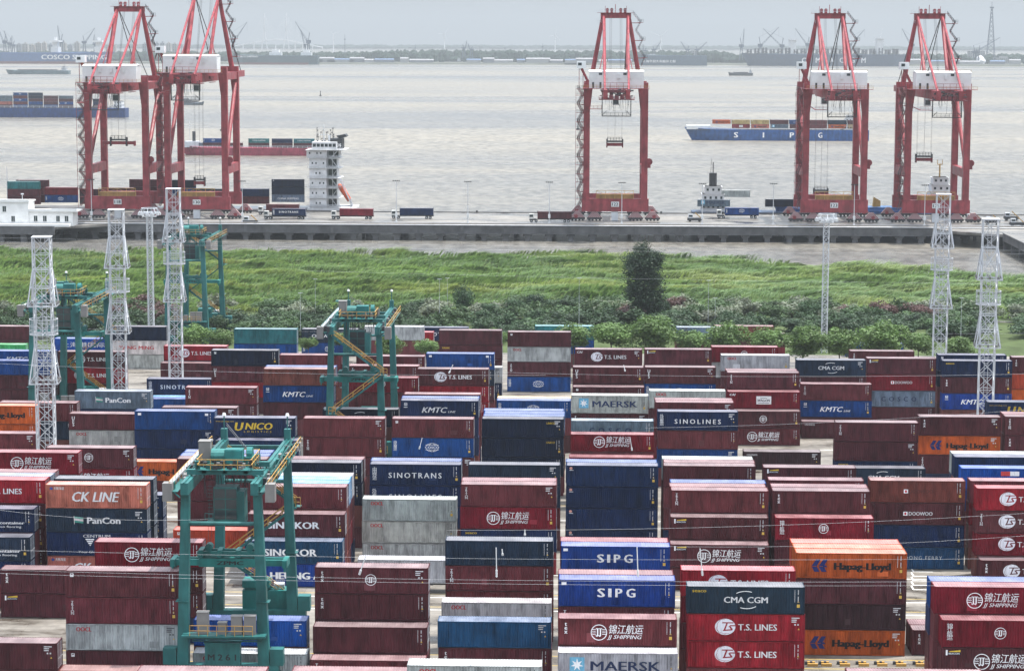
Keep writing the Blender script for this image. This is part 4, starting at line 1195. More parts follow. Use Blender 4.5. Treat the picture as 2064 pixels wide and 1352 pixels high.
# ================================================================== ship-to-shore cranes
CRED = (.265, .040, .050)
def make_stripe():
    m, nt, b = newmat('hazard_stripe')
    tc = nd(nt, 'ShaderNodeTexCoord'); w = nd(nt, 'ShaderNodeTexWave', wave_type='BANDS', bands_direction='DIAGONAL')
    w.inputs['Scale'].default_value = .9
    nt.links.new(tc.outputs['Object'], w.inputs['Vector'])
    nt.links.new(mixc(nt, ramp(nt, w.outputs['Fac'], [(.48, 0.), (.52, 1.)]), (.34, .28, .28), (.20, .035, .045)), b.inputs['Base Color'])
    b.inputs['Roughness'].default_value = .6
    return m
M_STRIPE = make_stripe()
def sts(label, X, Y, number, up=0.0, spread=(8.0, 27.0, 6.1), seed=0, flip_stair=-1):
    t = thing('quay_crane', label, 'quay crane', (X, Y, WZ), 0, 'red ship-to-shore cranes on the wharf')
    G, hw = 27.0, 10.4
    zt = 47.2 + up; za = 74.2 + up * 1.3
    RP = lambda n, mb, par=t, col=CRED: obj(n, mb, CRANEP, par, col=col)
    for y in (0, G):
        for s in (-1, 1):
            m = MB(); m.beam((s * hw, y, 7.5), (s * hw, y, zt - 8), 2.25, 2.4); m.beam((s * hw, y, zt - 8), (s * (hw - .45), y, zt), 2.25, 2.4, 3.2, 2.6)
            RP('leg', m)
        m = MB(); m.box(-hw - 1.6, hw + 1.6, y - 1.15, y + 1.15, 3.4, 8.0); sb = RP('sill_beam', m)
        for s in (-1, 1):
            for c in (3.4, 11.2):
                xx = s * (hw + (c - 7.3) * .78)
                e = MB(); e.prism([(xx - 2.6, 1.2), (xx + 2.6, 1.2), (xx + .7, 3.39), (xx - .7, 3.39)], y - .7, y + .7); eq = obj('equaliser', e, M_STRIPE, sb)
                w = MB()
                for dx in (-1.9, -.65, .65, 1.9): w.tube((xx + dx, y - .3, .42), (xx + dx, y + .3, .42), .42, 10)
                w.box(xx - 2.7, xx + 2.7, y - .55, y + .55, .5, 1.19); sp('bogie_wheel', w, M_DARK, eq)
        m = MB(); m.box(-hw - 4.2, -hw - 3.0, y - .8, y + .8, 1.0, 2.2); m.box(hw + 3.0, hw + 4.2, y - .8, y + .8, 1.0, 2.2); RP('buffer', m, sb)
    for s in (-1, 1):
        m = MB(); m.box(s * hw - .95, s * hw + .95, 1.2, G - 1.2, 16.0, 19.2); RP('tie_beam', m)
        m = MB(); m.tube((s * hw, 1.0, 20.0), (s * hw, G - 1.0, zt - 4), .75, 10); RP('diagonal_brace', m)
        m = MB(); m.box(s * (hw - .4) - 1.1, s * (hw - .4) + 1.1, 1.3, G - 1.3, zt - 2.4, zt + .2); RP('upper_beam', m)
    for y in (0, G):
        m = MB(); m.box(-hw - 1.1, hw + 1.1, y - 1.2, y + 1.2, zt + .21, zt + 2.2); RP('portal_beam', m)
    # twin girders and boom, lowered over the river
    for s in (-1, 1):
        m = MB(); m.box(s * 3.9 - .75, s * 3.9 + .75, -27.0, G + 3, zt - 3.0, zt + .15); RP('girder', m)
        m = MB(); m.box(s * 3.9 - .65, s * 3.9 + .65, G + 3.2, G + 62, zt - 2.6, zt - .2); RP('boom_girder', m)
    m = MB()
    for k in range(8): m.box(-3.1, 3.1, G + 6 + k * 7.5, G + 6.8 + k * 7.5, zt - 2.3, zt - 1.2)
    sp('boom_tie', m, CRANEP, t, CRED)
    # machinery house
    m = MB(); m.prism([(-9.6, zt + .4), (9.6, zt + .4), (9.6, zt + 6.2), (-9.6, zt + 6.2)], -11.5, -3.0)
    ho = obj('machinery_house', m, M_WHITE, t)
    m = MB(); m.add([(-9.7, -11.6, zt + 6.22), (9.7, -11.6, zt + 6.22), (9.7, -2.9, zt + 6.22), (-9.7, -2.9, zt + 6.22), (-9.7, -7, zt + 6.8), (9.7, -7, zt + 6.8)], [(0, 1, 5, 4), (3, 4, 5, 2), (0, 4, 3), (1, 2, 5), (0, 3, 2, 1)]); obj('roof', m, M_WHITE, ho)
    for x, z, g in ((-5.6, 5.0, 1), (3.0, 5.0, 1), (-3.5, 4.6, 0), (.7, 4.6, 0), (4.9, 4.6, 0), (-8.2, 1.0, 2), (-5.6, 1.0, 2)):
        m = MB()
        if g == 1: m.box(x - .6, x + .6, -11.56, -11.51, zt + z, zt + z + .8); obj('window', m, M_GLASS, ho)
        elif g == 0: m.box(x - .45, x + .45, -11.9, -11.51, zt + z - .8, zt + z + .9); obj('air_conditioner', m, M_WHITE, ho)
        else: m.box(x - .35, x + .35, -11.56, -11.51, zt + .5, zt + 2.5); obj('door', m, M_DARK, ho)
    m = MB(); m.box(-11.6, 11.6, -13.2, -11.55, zt + .2, zt + .38); m.box(-11.6, -9.8, -11.5, .5, zt + .2, zt + .38); wk = RP('walkway', m)
    m = MB(); m.rail([(-11.6, -13.15, zt + .38), (11.6, -13.15, zt + .38)], 1.1, .04, 1.6); m.rail([(-9.6, -11.5, zt + 6.3), (9.6, -11.5, zt + 6.3)], .9, .03, 2.0); sp('handrail', m, M_YEL, wk)
    # A-frame over the river-side legs, with back stays to the girder ends
    for s in (-1, 1):
        m = MB(); m.tube((s * (hw - 1.4), G, zt + 2.0), (s * 4.7, G, za - 1), .95, 8, .75); RP('frame_leg', m)
        m = MB(); m.tube((s * 4.5, G - .5, za - .8), (s * 4.15, -26.2, zt - .2), .42, 8); RP('back_stay', m)
        m = MB(); m.tube((s * 4.4, G - .3, za - .6), (s * 4.0, 3.0, zt + .4), .62, 8); RP('inner_strut', m)
        m = MB(); m.tube((s * 4.2, 12, zt + 14.5), (s * 6.8, 2.5, zt + 2.2), .16, 5); RP('strut_brace', m)
        for yb in (36, 56):
            m = MB(); m.tube((s * 4.3, G + .4, za - .5), (s * 3.9, G + yb, zt - .2), .16, 5); obj('fore_stay', m, M_DARK, t)
    m = MB(); m.box(-5.6, 5.6, G - 1.0, G + 1.0, za - 1.9, za); tb = RP('top_beam', m)
    m = MB(); m.box(-6.9, 6.9, G - 1.6, G + 1.6, za, za + .12)
    for x in (-3.6, -2.0, 1.3, 2.9): m.box(x, x + .9, G - .6, G + .6, za + .12, za + 1.2); m.tube((x + .45, G - .4, za + 1.2), (x + .45, G + .4, za + 1.2), .6, 10)
    m.tube((-.2, G, za), (-.2, G, za + 3.2), .12, 5); m.tube((-3.9, G, za), (-3.9, G, za + 2.6), .08, 5); m.tube((3.9, G, za), (3.9, G, za + 2.6), .08, 5)
    RP('sheave_deck', m, tb)
    m = MB(); m.rail([(-6.9, G - 1.6, za + .12), (6.9, G - 1.6, za + .12)], 1.1, .04, 1.6); m.rail([(-6.9, G - 1.6, za - 3.6), (-5.4, G - 1.6, za - 3.6)], 1.1, .04, .7); sp('handrail', m, M_GALV, tb)
    m = MB()
    for x in (-2.2, -1.8, -1.5, 1.5, 1.8, 2.2): m.tube((x, G - .2, za - .5), (x * 1.1, 8 + (abs(x) * 3), zt + 1.0), .05, 4)
    sp('hoist_cable', m, M_CABLE, t)
    # stairs: up the frame on one side, up the land leg on the other
    m = MB(); mr = MB(); z = za - .2; x = 7.0; k = 0
    while z > zt + 9:
        xo = 5.2 + (za - z) * .16
        a = (xo + (1.0 if k % 2 == 0 else 3.6 - k * .12), G - 1.4, z); b = (xo + .5 + (3.2 - k * .12 if k % 2 == 0 else 1.2), G - 1.4, z - 3.2)
        stair(m, a, b, .5, .5, (.05, .10)); stair_rail(mr, a, b, .5)
        if k % 2 == 0:
            m.box(b[0] - .9, b[0] + 1.1, G - 2.0, G - .8, b[2] - .15, b[2]); mr.rail([(b[0] - .9, G - 2.0, b[2]), (b[0] + 1.1, G - 2.0, b[2])], 1.1, .035, .7)
            m.beam((b[0], G - 1.2, b[2] - .2), (xo - .2, G - .4, b[2] - .2), .25, .25)
        z -= 3.2; k += 1
    s_ = RP('frame_stair', m); sp('stair_rail', mr, M_DARK, s_)
    m = MB(); mr = MB(); z = 4.5; k = 0; xs = flip_stair * (hw + 2.0)
    while z < zt - 1:
        y0, y1 = (-1.2, 2.2) if k % 2 == 0 else (2.2, -1.2)
        x0, x1 = (xs - 1.1, xs + .5) if k % 2 == 0 else (xs + .5, xs - 1.1)
        a, b = (x0, y0, z), (x1, y1, min(z + 3.1, zt)); stair(m, a, b, .7); stair_rail(mr, a, b, .7)
        if k % 2 == 0 or True: m.box(xs - 1.9, xs + .9, b[1] - .6, b[1] + .6, b[2] - .12, b[2]); mr.rail([(xs - 1.9, b[1] - .6, b[2]), (xs + .9, b[1] - .6, b[2])], 1.1, .04, .8); m.beam((xs, b[1], b[2] - .3), (flip_stair * (hw + .9), 0, b[2] - .3), .2, .2)
        z += 3.1; k += 1
    for dx in (-1.9, .6): m.bar((xs + dx, -1.3, 4), (xs + dx, -1.3, zt), .06)
    s_ = RP('leg_stair', m, col=(.26, .04, .05)); sp('stair_rail', mr, M_DARK, s_)
    # checker cabin at the top of the stair side
    m = MB(); m.box(xs - 1.7, xs + 1.6, -1.6, 1.6, zt + 7.2, zt + 9.7); cb = obj('checker_cabin', m, M_WHITE, t)
    m = MB(); m.box(xs - 1.2, xs + .1, -1.66, -1.61, zt + 8.2, zt + 9.2); obj('window', m, M_GLASS, cb)
    m = MB(); m.beam((xs, 0, zt + 7.2), (flip_stair * (hw - .5), 0, zt + 2.2), .9, .9); m.bar((xs - .8, 0, zt), (xs - .8, 0, zt + 7.2), .1); m.bar((xs + .6, 0, zt), (xs + .6, 0, zt + 7.2), .1); RP('cabin_post', m, cb)
    # trolley, cab and spreader
    yt, zs, ws = spread
    m = MB(); m.box(-5.2, 5.2, yt - 4.5, yt + 4.5, zt - 2.0, zt - 1.0); m.box(-5.6, -4.7, yt - 5, yt + 5, zt - 3.4, zt - 3.2); m.box(4.7, 5.6, yt - 5, yt + 5, zt - 3.4, zt - 3.2)
    for x in (-4.2, -1.4, 1.2, 3.6): m.box(x - .7, x + .7, yt - 3, yt + 3, zt - 3.0, zt - 1.9)
    tr_ = RP('trolley', m, col=(.16, .03, .04))
    m = MB(); m.box(-.9, 1.3, yt - 5.5, yt - 2.8, zt - 6.6, zt - 3.3); cb = obj('operator_cab', m, M_GALV, tr_)
    m = MB(); m.box(-.7, 1.1, yt - 5.56, yt - 5.51, zt - 6.2, zt - 4.4); obj('window', m, M_GLASS, cb)
    ye = -21.0
    m = MB()
    for x in (-5.0, 5.0): m.bar((x, ye, zt - 9.0), (x, ye, zt - 2), .16)
    m.box(-5.1, 5.1, ye - .6, ye + .6, zt - 9.2, zt - 8.9); m.rail([(-5, ye - .6, zt - 8.9), (5, ye - .6, zt - 8.9)], 1.1, .05, 1.5); m.bar((-5, ye, zt - 8.8), (-3.4, ye, zt - 7.2), .1); m.bar((5, ye, zt - 8.8), (3.4, ye, zt - 7.2), .1)
    obj('service_cradle', m, M_DARK, t)
    m = MB(); m.box(-6.2, 6.2, -27.0, -18.0, zt - 3.3, zt - 3.05)
    for x in (-4.4, -2.6, -.6, 1.2, 3.0): m.box(x, x + 1.3, -26.0, -22.0, zt - 3.05, zt - 1.2 + .5 * math.sin(x * 3))
    m.box(-5.0, 5.0, -26.4, -26.0, zt - .6, zt - .1); ep = RP('end_platform', m, col=(.14, .03, .04))
    m = MB(); m.rail([(-6.2, -27.0, zt - 3.05), (6.2, -27.0, zt - 3.05)], 1.1, .05, 1.2); m.rail([(-4.5, -26.3, zt + .2), (4.5, -26.3, zt + .2)], 2.4, .06, 2.2); sp('handrail', m, CRANEP, ep, CRED)
    fr = random.Random(int(X)); m = MB()
    for k in range(30):
        x = fr.uniform(-5.6, 5.6); z = zt - fr.uniform(-.3, 3.0); a = fr.uniform(.2, .6); m.box(x - a, x + a, -26.8 + fr.uniform(0, 3), -26.4 + fr.uniform(3, 4), z, z + a)
    for k in range(16): x = fr.uniform(-4.5, 4.5); m.tube((x, -24, zt - 3), (x + fr.uniform(-.5, .5), -24, zt - fr.uniform(4, 8)), .07, 4)
    sp('fitting', m, M_DARK, ep)
    m = MB(); m.box(-hw + 1, -5.2, ye - .5, ye + .5, zt - 6.7, zt - 6.5); m.rail([(-hw + 1, ye - .5, zt - 6.5), (-5.2, ye - .5, zt - 6.5)], 1.1, .04, 1.2); m.bar((-hw + 1.2, ye, zt - 6.6), (-hw + 1.2, 0, zt - 6.0), .12); RP('boarding_walkway', m)
    m = MB()
    for x in (-ws / 2 + .5, ws / 2 - .5):
        for y in (-.9, .9): m.tube((x, yt + y, zt - 2), (x, yt + y, zs + 2.2), .035, 4)
    m.tube((.2, yt, zt - 2), (0, yt, zs + 2), .06, 4)
    sp('hoist_rope', m, M_CABLE, tr_)
    m = MB(); m.box(-ws / 2, ws / 2, yt - 1.0, yt + 1.0, zs + 1.4, zs + 2.0); m.rail([(-ws / 2 + .4, yt - 1, zs + 2), (ws / 2 - .4, yt - 1, zs + 2)], 1.2, .07, 1.2)
    for x in (-ws / 2 + .15, ws / 2 - .15): m.box(x - .2, x + .2, yt - 1.1, yt + 1.1, zs - .6, zs + 2.6)
    hb = obj('head_block', m, M_DARK, t)
    L2 = ws if seed != 1 else 12.0
    m = MB(); m.box(-L2 / 2, L2 / 2, yt - .9, yt + .9, zs, zs + 1.1)
    for x in (-L2 / 2 + .2, L2 / 2 - .2): m.box(x - .22, x + .22, yt - 1.2, yt + 1.2, zs - .5, zs + 1.25)
    obj('spreader', m, CRANEP, t, col=(.22, .03, .04))
    # number plate and sill platform
    m = MB(); m.box(-1.4, 1.4, -1.21, -1.16, 5.1, 6.9); pl = obj('number_plate', m, M_WHITE, t)
    put_text(pl, number, -1.15, 1.15, 5.42, 1.15, BLK, -1.216, .05)
    m = MB(); m.box(-6.6, 6.4, -1.0, 1.0, 8.01, 9.6); obj('cable_reel_box', m, CRANEP, t, col=(.30, .16, .05))
    m = MB(); m.rail([(-6.8, -1.1, 8.0), (6.6, -1.1, 8.0)], 2.9, .07, 3.3); m.bar((-6.8, -1.1, 10.9), (-3.4, -1.1, 9.4), .05); m.bar((-3.4, -1.1, 9.4), (-.1, -1.1, 10.9), .05); m.bar((-.1, -1.1, 10.9), (3.2, -1.1, 9.4), .05); m.bar((3.2, -1.1, 9.4), (6.6, -1.1, 10.9), .05); sp('sill_railing', m, M_YEL, t)
    m = MB(); m.box(hw + 1.15, hw + 2.2, -.6, .6, 19, 20.2); m.tube((hw + 1.7, -.5, 21.2), (hw + 1.7, .5, 21.2), 1.2, 14); obj('cable_reel', m, CRANEP, t, col=(.2, .03, .04))
    # power house between the bogies
    m = MB(); m.box(-1.3, 1.1, -1.0, .8, 0.1, 3.2); obj('ground_cabinet', m, M_GALV, t)
    return t
def crx(px, y): return ony(px, y, CRY).x
sts('red quay crane farthest left, white house, spreader hanging above mid height', crx(239, 441), CRY, '118', 1.5, (3.0, 26.5, 6.1), 1)
sts('tallest red quay crane at left, second from the river left end', crx(398, 441), CRY, '130', 5.0, (6.0, 12.0, 4.0))
sts('red quay crane standing alone in the middle of the wharf', crx(1239.5, 444), CRY, '122', 0.0, (30.0, 25.4, 6.2))
sts('red quay crane right of the middle with spreader lowered to the sill', crx(1680, 449), CRY, '123', 0.0, (49.0, 6.4, 5.6))
sts('red quay crane farthest right on the wharf', crx(1885, 451), CRY, '125', 0.0, (33.0, 20.2, 6.2))
# ================================================================== lamp posts on the wharf
def wharf_lamp(px, ytop, ybase, k):
    b = onz(px, ybase, WZ); p = ony(px, ytop, b.y); h = p.z - WZ
    t = thing('lamp_post', '%s wharf lamp post from the left, slim pole with short crossarms' % ORD[k], 'lamp post', (b.x, b.y, WZ), 0, 'lamp posts along the wharf edge')
    m = MB(); m.tube((0, 0, 0), (0, 0, h), .17, 7, .09); obj('pole', m, M_GALV, t)
    m = MB(); m.box(-1.25, 1.25, -.06, .06, h - .08, h + .04); a = obj('crossarm', m, M_DARK, t)
    for x in (-1.05, -.35, .35, 1.05):
        m = MB(); m.box(x - .22, x + .22, -.2, .2, h + .04, h + .3); obj('lamp', m, M_DARK, a)
    m = MB(); m.box(-.4, .4, -.5, -.18, 2.2, 3.6); m.box(-.35, .35, -.45, -.18, .1, .9); obj('sign_panel', m, M_WHITE, t)
for k, (x, yt, yb) in enumerate(((185, 363, 446), (489, 366, 449), (799, 365, 450), (943, 367, 451), (1107, 368, 452), (1253, 369, 453), (1415, 371, 454), (1558, 371, 455), (1721, 373, 456), (1863, 374, 457))):
    wharf_lamp(x, yt, yb, k + 1)
# ================================================================== terminal trucks on the wharf and in the yard
def truck(label, X, Y, z, code, rnd_seed, cab=1, h=ST, cabcol=(.6, .6, .58)):
    """cab = -1 left, +1 right end of the trailer"""
    t = thing('terminal_truck', label, 'truck', (X, Y, z), 0, 'container trucks')
    m = MB(); m.box(-6.2, 6.2, -.55, -.25, .95, 1.3); m.box(-6.2, 6.2, .25, .55, .95, 1.3)
    for x in (-6, -3, 0, 3, 6): m.box(x - .15, x + .15, -1.2, 1.2, 1.05, 1.3)
    obj('chassis', m, M_DARK, t)
    c = cab
    for x in ((-c) * 4.9, (-c) * 3.6, c * 6.6, c * 8.3):
        for y in (-1.0, 1.0):
            m = MB(); m.tube((x, y - .25, .5), (x, y + .25, .5), .5, 12); w = obj('wheel', m, M_TYRE, t)
            m = MB(); m.tube((x, y - .27, .5), (x, y + .27, .5), .22, 8); obj('rim', m, M_GALV, w)
    m = MB(); x0, x1 = sorted((c * 6.5, c * 9.0)); m.box(x0, x1, -1.1, 1.1, .7, 1.25); obj('tractor_frame', m, M_DARK, t)
    x0, x1 = sorted((c * 7.4, c * 9.1)); m = MB(); m.box(x0, x1, -1.15, 1.15, 1.25, 3.0); cb = obj('cab', m, CRANEP, t, col=cabcol)
    m = MB(); x0, x1 = sorted((c * 7.7, c * 8.9)); m.box(x0, x1, -1.17, -1.151, 1.9, 2.75); obj('window', m, M_GLASS, cb)
    if code: container(X, Y, z + 1.31, h, code, random.Random(rnd_seed), 'container carried by the ' + ' '.join(label.split()[:9]), 'containers on trucks', doors=X < 0, marks=False)
def on_wharf(px, py): p = onz(px, py, WZ); return p.x, p.y
x, y = on_wharf(583, 442); truck('truck with navy container on the wharf, white cab leading left', x, y, WZ, 'B:SN', 3, -1)
x, y = on_wharf(565, 436); truck('truck hauling maroon box behind the navy one on the wharf', x, 858, WZ, 'M', 13, -1)
x, y = on_wharf(719, 442); truck('truck carrying a red box on the wharf near the white ship tower', x, y, WZ, 'r', 5, -1)
x, y = on_wharf(840, 441); truck('truck carrying a dark blue box alone mid wharf', x, y, WZ, 'B', 6, -1)
x, y = on_wharf(1118, 448); truck('truck carrying a dark maroon box left of the middle quay crane', x, y, WZ, 'm', 7, -1)
x, y = on_wharf(1495, 440); truck('truck carrying bright blue box beside the small docked ship', x, y, WZ, 'b:CO', 8, -1)
p = tp(8, 120, 690); q = onz(p[0], p[1], 4.2)
truck('truck with a pale grey box waiting on the yard road', q.x + CL / 2, q.y + CW / 2, 0, 'G', 9, 1, HC)
# forklift-like service machines at the right end of the wharf
def buggy(px, py, k):
    X, Y = on_wharf(px, py)
    t = thing('service_vehicle', '%s dark service vehicle parked at the right end of the wharf' % ORD[k], 'vehicle', (X, Y, WZ), 0, 'service vehicles on the wharf')
    m = MB(); m.box(-2.6, 2.6, -1.1, 1.1, .5, 1.4); obj('body', m, M_DARK, t)
    m = MB(); m.box(-2.3, -.6, -1.0, 1.0, 1.4, 2.7); c = obj('cab', m, M_GALV, t)
    m = MB(); m.box(-2.1, -.8, -1.03, -1.005, 1.8, 2.5); obj('window', m, M_GLASS, c)
    for xx in (-1.7, 1.7):
        for yy in (-1.0, 1.0):
            m = MB(); m.tube((xx, yy - .2, .45), (xx, yy + .2, .45), .45, 10); obj('wheel', m, M_TYRE, t)
    m = MB(); m.beam((2.2, 0, 1.4), (.2, 0, 3.2), .3, .3); obj('boom_arm', m, M_YEL, t)
for k, (x, y) in enumerate(((1962, 447), (2000, 452), (2038, 444), (2050, 456), (505, 452), (1400, 447))): buggy(x, y, k + 1)
print('wharf ok')
# ================================================================== vessels
def hull_mesh(L, B, D, bow=1, flare=.78, rake=.06, sheer=1.6):
    """hull along x, bow at bow*L/2; z from 0 (waterline) to D"""
    n = 12; mb = MB(); ring_ = []
    for lev, (z, k) in enumerate(((-1.5, .55), (0, .8), (D * .55, .94), (D, 1.0))):
        pts = []
        for i in range(n + 1):
            t = i / n; x = -L / 2 + L * t
            w = 1.0 if t < .78 else max(0.0, 1 - ((t - .78) / .22) ** (1.7 + .8 * (lev / 3)))
            if t < .06: w = .86 + .14 * t / .06
            w *= k if t > .7 or lev < 1 else (k * .3 + .7)
            xx = x + (rake * L * (lev / 3 - 1) * max(0, (t - .8) / .2))
            pts.append((bow * xx, B / 2 * w, z + (sheer * max(0, (t - .82) / .18) if lev == 3 else 0)))
        ring_.append([(x, -y, z) for x, y, z in pts] + [(x, y, z) for x, y, z in reversed(pts)])
    m = 2 * (n + 1)
    for r in ring_: mb.v.extend(r)
    for l_ in range(3):
        for i in range(m):
            j = (i + 1) % m; f = (l_ * m + i, l_ * m + j, (l_ + 1) * m + j, (l_ + 1) * m + i)
            mb.f.append(f if bow > 0 else f[::-1])
    top = tuple(3 * m + i for i in range(m)); mb.f.append(top if bow > 0 else top[::-1])
    return mb
def water_y(px, py):
    d = ray(px, py); t = 500.0
    for _ in range(40):
        y = d.y * t; x = d.x * t; t = (WATZ - drop(x, y) - HCAM) / d.z
    return d.x * t, d.y * t
def vessel(name, label, x0, x1, yw, hull_col, D, B, bow, yoff=0, cat='ship'):
    """px extents and waterline row -> Empty at the waterline, length"""
    X0, Y = water_y((x0 + x1) / 2, yw); s = FPX / (Y)
    Lm = (x1 - x0) / s * 1.0; z = WATZ - drop(X0, Y)
    t = thing(name, label, cat, (X0, Y + yoff, z))
    obj('hull', hull_mesh(Lm, B, D, bow), CRANEP, t, col=hull_col)
    m = MB(); m.box(-Lm * .44, Lm * .40, -B * .45, B * .45, D + .02, D + .25); obj('deck', m, M_PIER, t)
    return t, Lm, s, z, Y + yoff
def house(par, x, w, d, z, tiers, mat=None, win=True):
    mat = mat or M_WHITE; zz = z
    for k, (hh, f) in enumerate(tiers):
        m = MB(); m.box(x - w * f / 2, x + w * f / 2, -d * f / 2, d * f / 2, zz, zz + hh); m.box(x - w * f / 2 - .3, x + w * f / 2 + .3, -d * f / 2 - .3, d * f / 2 + .3, zz + hh - .15, zz + hh)
        hm = obj('deckhouse', m, mat, par)
        if win:
            wm = MB(); n = max(2, int(w * f / 1.8))
            for i in range(n): xx = x - w * f / 2 + (i + .5) * w * f / n; wm.box(xx - .4, xx + .4, -d * f / 2 - .36, -d * f / 2 - .31, zz + hh * .45, zz + hh * .75)
            sp('window', wm, M_GLASS, hm)
        zz += hh
    return zz
def deck_box(x, y, z, code, label, seed, grp, h=ST):
    container(x, y, z, h, code, random.Random(seed), label, grp, doors=False, marks=False, name='deck_container')
# blue container ship sailing with white capitals on its side
t, Lm, s, z, Y = vessel('container_ship', 'blue feeder ship with four white capitals along its hull, mid river', 1381, 1747, 283, (.02, .085, .27), 7.4, 17, -1)
t_x = t.location.x
for ch, px in (('S', 1482), ('I', 1537), ('P', 1594), ('G', 1651)):
    xx = ony(px, 270, Y).x - t_x; put_text(t, ch, xx - (1.5 if ch != 'I' else .5), xx + (1.5 if ch != 'I' else .5), 2.2, 3.6, WHT, -8.9, .05)
zb = house(t, Lm * .40, 9, 13, 7.6, ((2.6, 1), (2.6, .9), (2.5, .75), (2.2, .55)))
m = MB(); m.tube((Lm * .40, 0, zb), (Lm * .40, 0, zb + 5), .15, 5); obj('mast', m, M_GALV, t)
m = MB(); m.box(-Lm * .49, -Lm * .36, -5, 5, 7.5, 10.2); obj('forecastle_house', m, M_WHITE, t)
m = MB(); m.rail([(-Lm * .36, -8.0, 7.5), (Lm * .34, -8.0, 7.5)], .8, .08, 3.0); sp('bulwark_rail', m, M_GALV, t)
k = 0
for lev, row in enumerate((('', 'r:WG', 'S:HL', 'g:MK', 'm', 'M', 'O:HL', 'y'), ('O:HL', 'y:sq', 'y:sq', 'm', 'b:CS', 'M', 'N', 'm'))):
    for i, c in enumerate(row):
        k += 1
        if c:
            for dy in (-5.5, 0):
                if dy == 0 and lev == 0: continue
                deck_box(t_x - Lm * .30 + i * 13.2, Y + dy, z + 8.4 + lev * HC, c, '%s container on the lettered blue ship, %s of its %s layer%s' % (PAL[c[0]][1], ORD[i + 1], ('lower', 'upper')[lev], '' if dy < 0 else ' behind'), k, 'containers on the blue feeder ship', HC)
# blue ship at the left edge
t, Lm, s, z, Y = vessel('container_ship', 'dark blue container ship cut by the left edge of the river', -130, 258, 236, (.012, .045, .17), 8.0, 20, -1)
t_x = t.location.x; k = 100
m = MB(); m.rail([(-Lm * .4, -9.6, 8.1), (Lm * .45, -9.6, 8.1)], 1.8, .12, 5); sp('bulwark_rail', m, M_GALV, t)
house(t, Lm * .46, 7, 14, 8.1, ((3, 1), (3, .9)))
cols = (('D', 'N', 'g', 'b', 'B'), ('g', 'g', 'S', 'm'), ('b:CO', 'M', 'b:CO', 'M', 'b'), ('D', 'N', 'm', 'b', 'B'), ('m', 'M', 'm', 'b'), ('g', 'm', 'b:CO', 'm'), ('N', 'B', 'm'))
for i, c in enumerate(cols):
    px = (-16, 14.5, 45, 75.5, 106, 136.5, 205)[i]
    xx = ony(px, 215, Y).x
    for lev, code in enumerate(reversed(c)):
        k += 1
        deck_box(xx, Y - 6, z + 8.3 + lev * ST, code, '%s container on the dark blue ship, %s column, %s layer from deck' % (PAL[code[0]][1], ORD[i + 1], ORD[lev + 1]), k, 'containers on the dark blue ship')
# red coaster
t, Lm, s, z, Y = vessel('coaster', 'low red coaster with few containers behind the left quay cranes', 362, 648, 313, (.30, .05, .08), 4.6, 13, -1)
t_x = t.location.x; k = 200
m = MB(); m.rail([(-Lm * .4, -6.2, 4.6), (Lm * .45, -6.2, 4.6)], 1.3, .08, 3); sp('bulwark_rail', m, M_GALV, t)
m = MB(); m.box(-Lm * .46, -Lm * .36, -4, 4, 4.6, 8.2); obj('deckhouse', m, M_GALV, t)
m = MB(); m.tube((-Lm * .40, 0, 8), (-Lm * .40, 0, 14), 1.0, 8); obj('funnel', m, M_DARK, t)
m = MB(); m.tube((-Lm * .43, 0, 8), (-Lm * .43, 0, 20), .12, 5); obj('mast', m, M_GALV, t)
for px, cs in ((432, ('b:CO', 'm')), (523, ('T:CS', 'm')), (570, ('B', 'm')), (614, ('T:CS', 'm')), (470, ('m',)), (390, ('g',))):
    xx = ony(px, 290, Y).x
    for lev, code in enumerate(reversed(cs)):
        k += 1; deck_box(xx, Y - 2.5, z + 4.9 + lev * ST, code, '%s container on the red coaster, %s box, %s layer' % (PAL[code[0]][1], ORD[k - 200], ORD[lev + 1]), k, 'containers on the red coaster')
# small craft
def small_ship(label, x0, x1, yw, col, D, B, bow, hx, hw_, tiers, cat='barge'):
    t, Lm, s, z, Y = vessel('river_barge', label, x0, x1, yw, col, D, B, bow, cat=cat)
    zz = house(t, hx * Lm, hw_ * Lm, B * .6, D, tiers, M_GALV)
    m = MB(); m.tube((hx * Lm, 0, zz), (hx * Lm, 0, zz + 5), .2, 5); obj('mast', m, M_DARK, t)
    m = MB(); m.box(-Lm * .30, Lm * .30, -B * .35, B * .35, D + .26, D + 1.8); obj('cargo_hatch', m, M_PIER, t)
small_ship('long grey barge riding far off near the left shore', 11, 141, 150, (.10, .16, .18), 7, 22, -1, .42, .07, ((4, 1), (4, .7)))
small_ship('small white motor boat between the two left quay cranes', 350, 412, 212, (.12, .15, .18), 2.2, 7, 1, -.1, .4, ((2.5, 1), (2, .6)), 'boat')
small_ship('tiny dark barge right of the river middle', 1468, 1517, 153, (.05, .055, .06), 5, 14, -1, .4, .1, ((3, 1), (3, .7)))
small_ship('dim working barge with derrick close to the far shore', 885, 942, 129, (.08, .085, .1), 5, 16, -1, .2, .12, ((5, 1), (5, .7)))
def buoy(px, py, k):
    X, Y = water_y(px, py)
    t = thing('buoy', 'dark %s channel buoy afloat on the river' % ('distant', 'near', 'middle')[k], 'buoy', (X, Y, WATZ - drop(X, Y)), 0, 'channel buoys')
    m = MB(); m.tube((0, 0, -.5), (0, 0, 1.0), 1.4, 10); obj('float', m, M_DARK, t)
    m = MB(); m.tube((0, 0, 1.0), (0, 0, 5.0), .7, 6, .3); m.box(-.5, .5, -.5, .5, 5.0, 6.0); obj('tower', m, M_DARK, t)
buoy(646, 194, 0); buoy(447, 264, 1); buoy(1165, 262, 2)
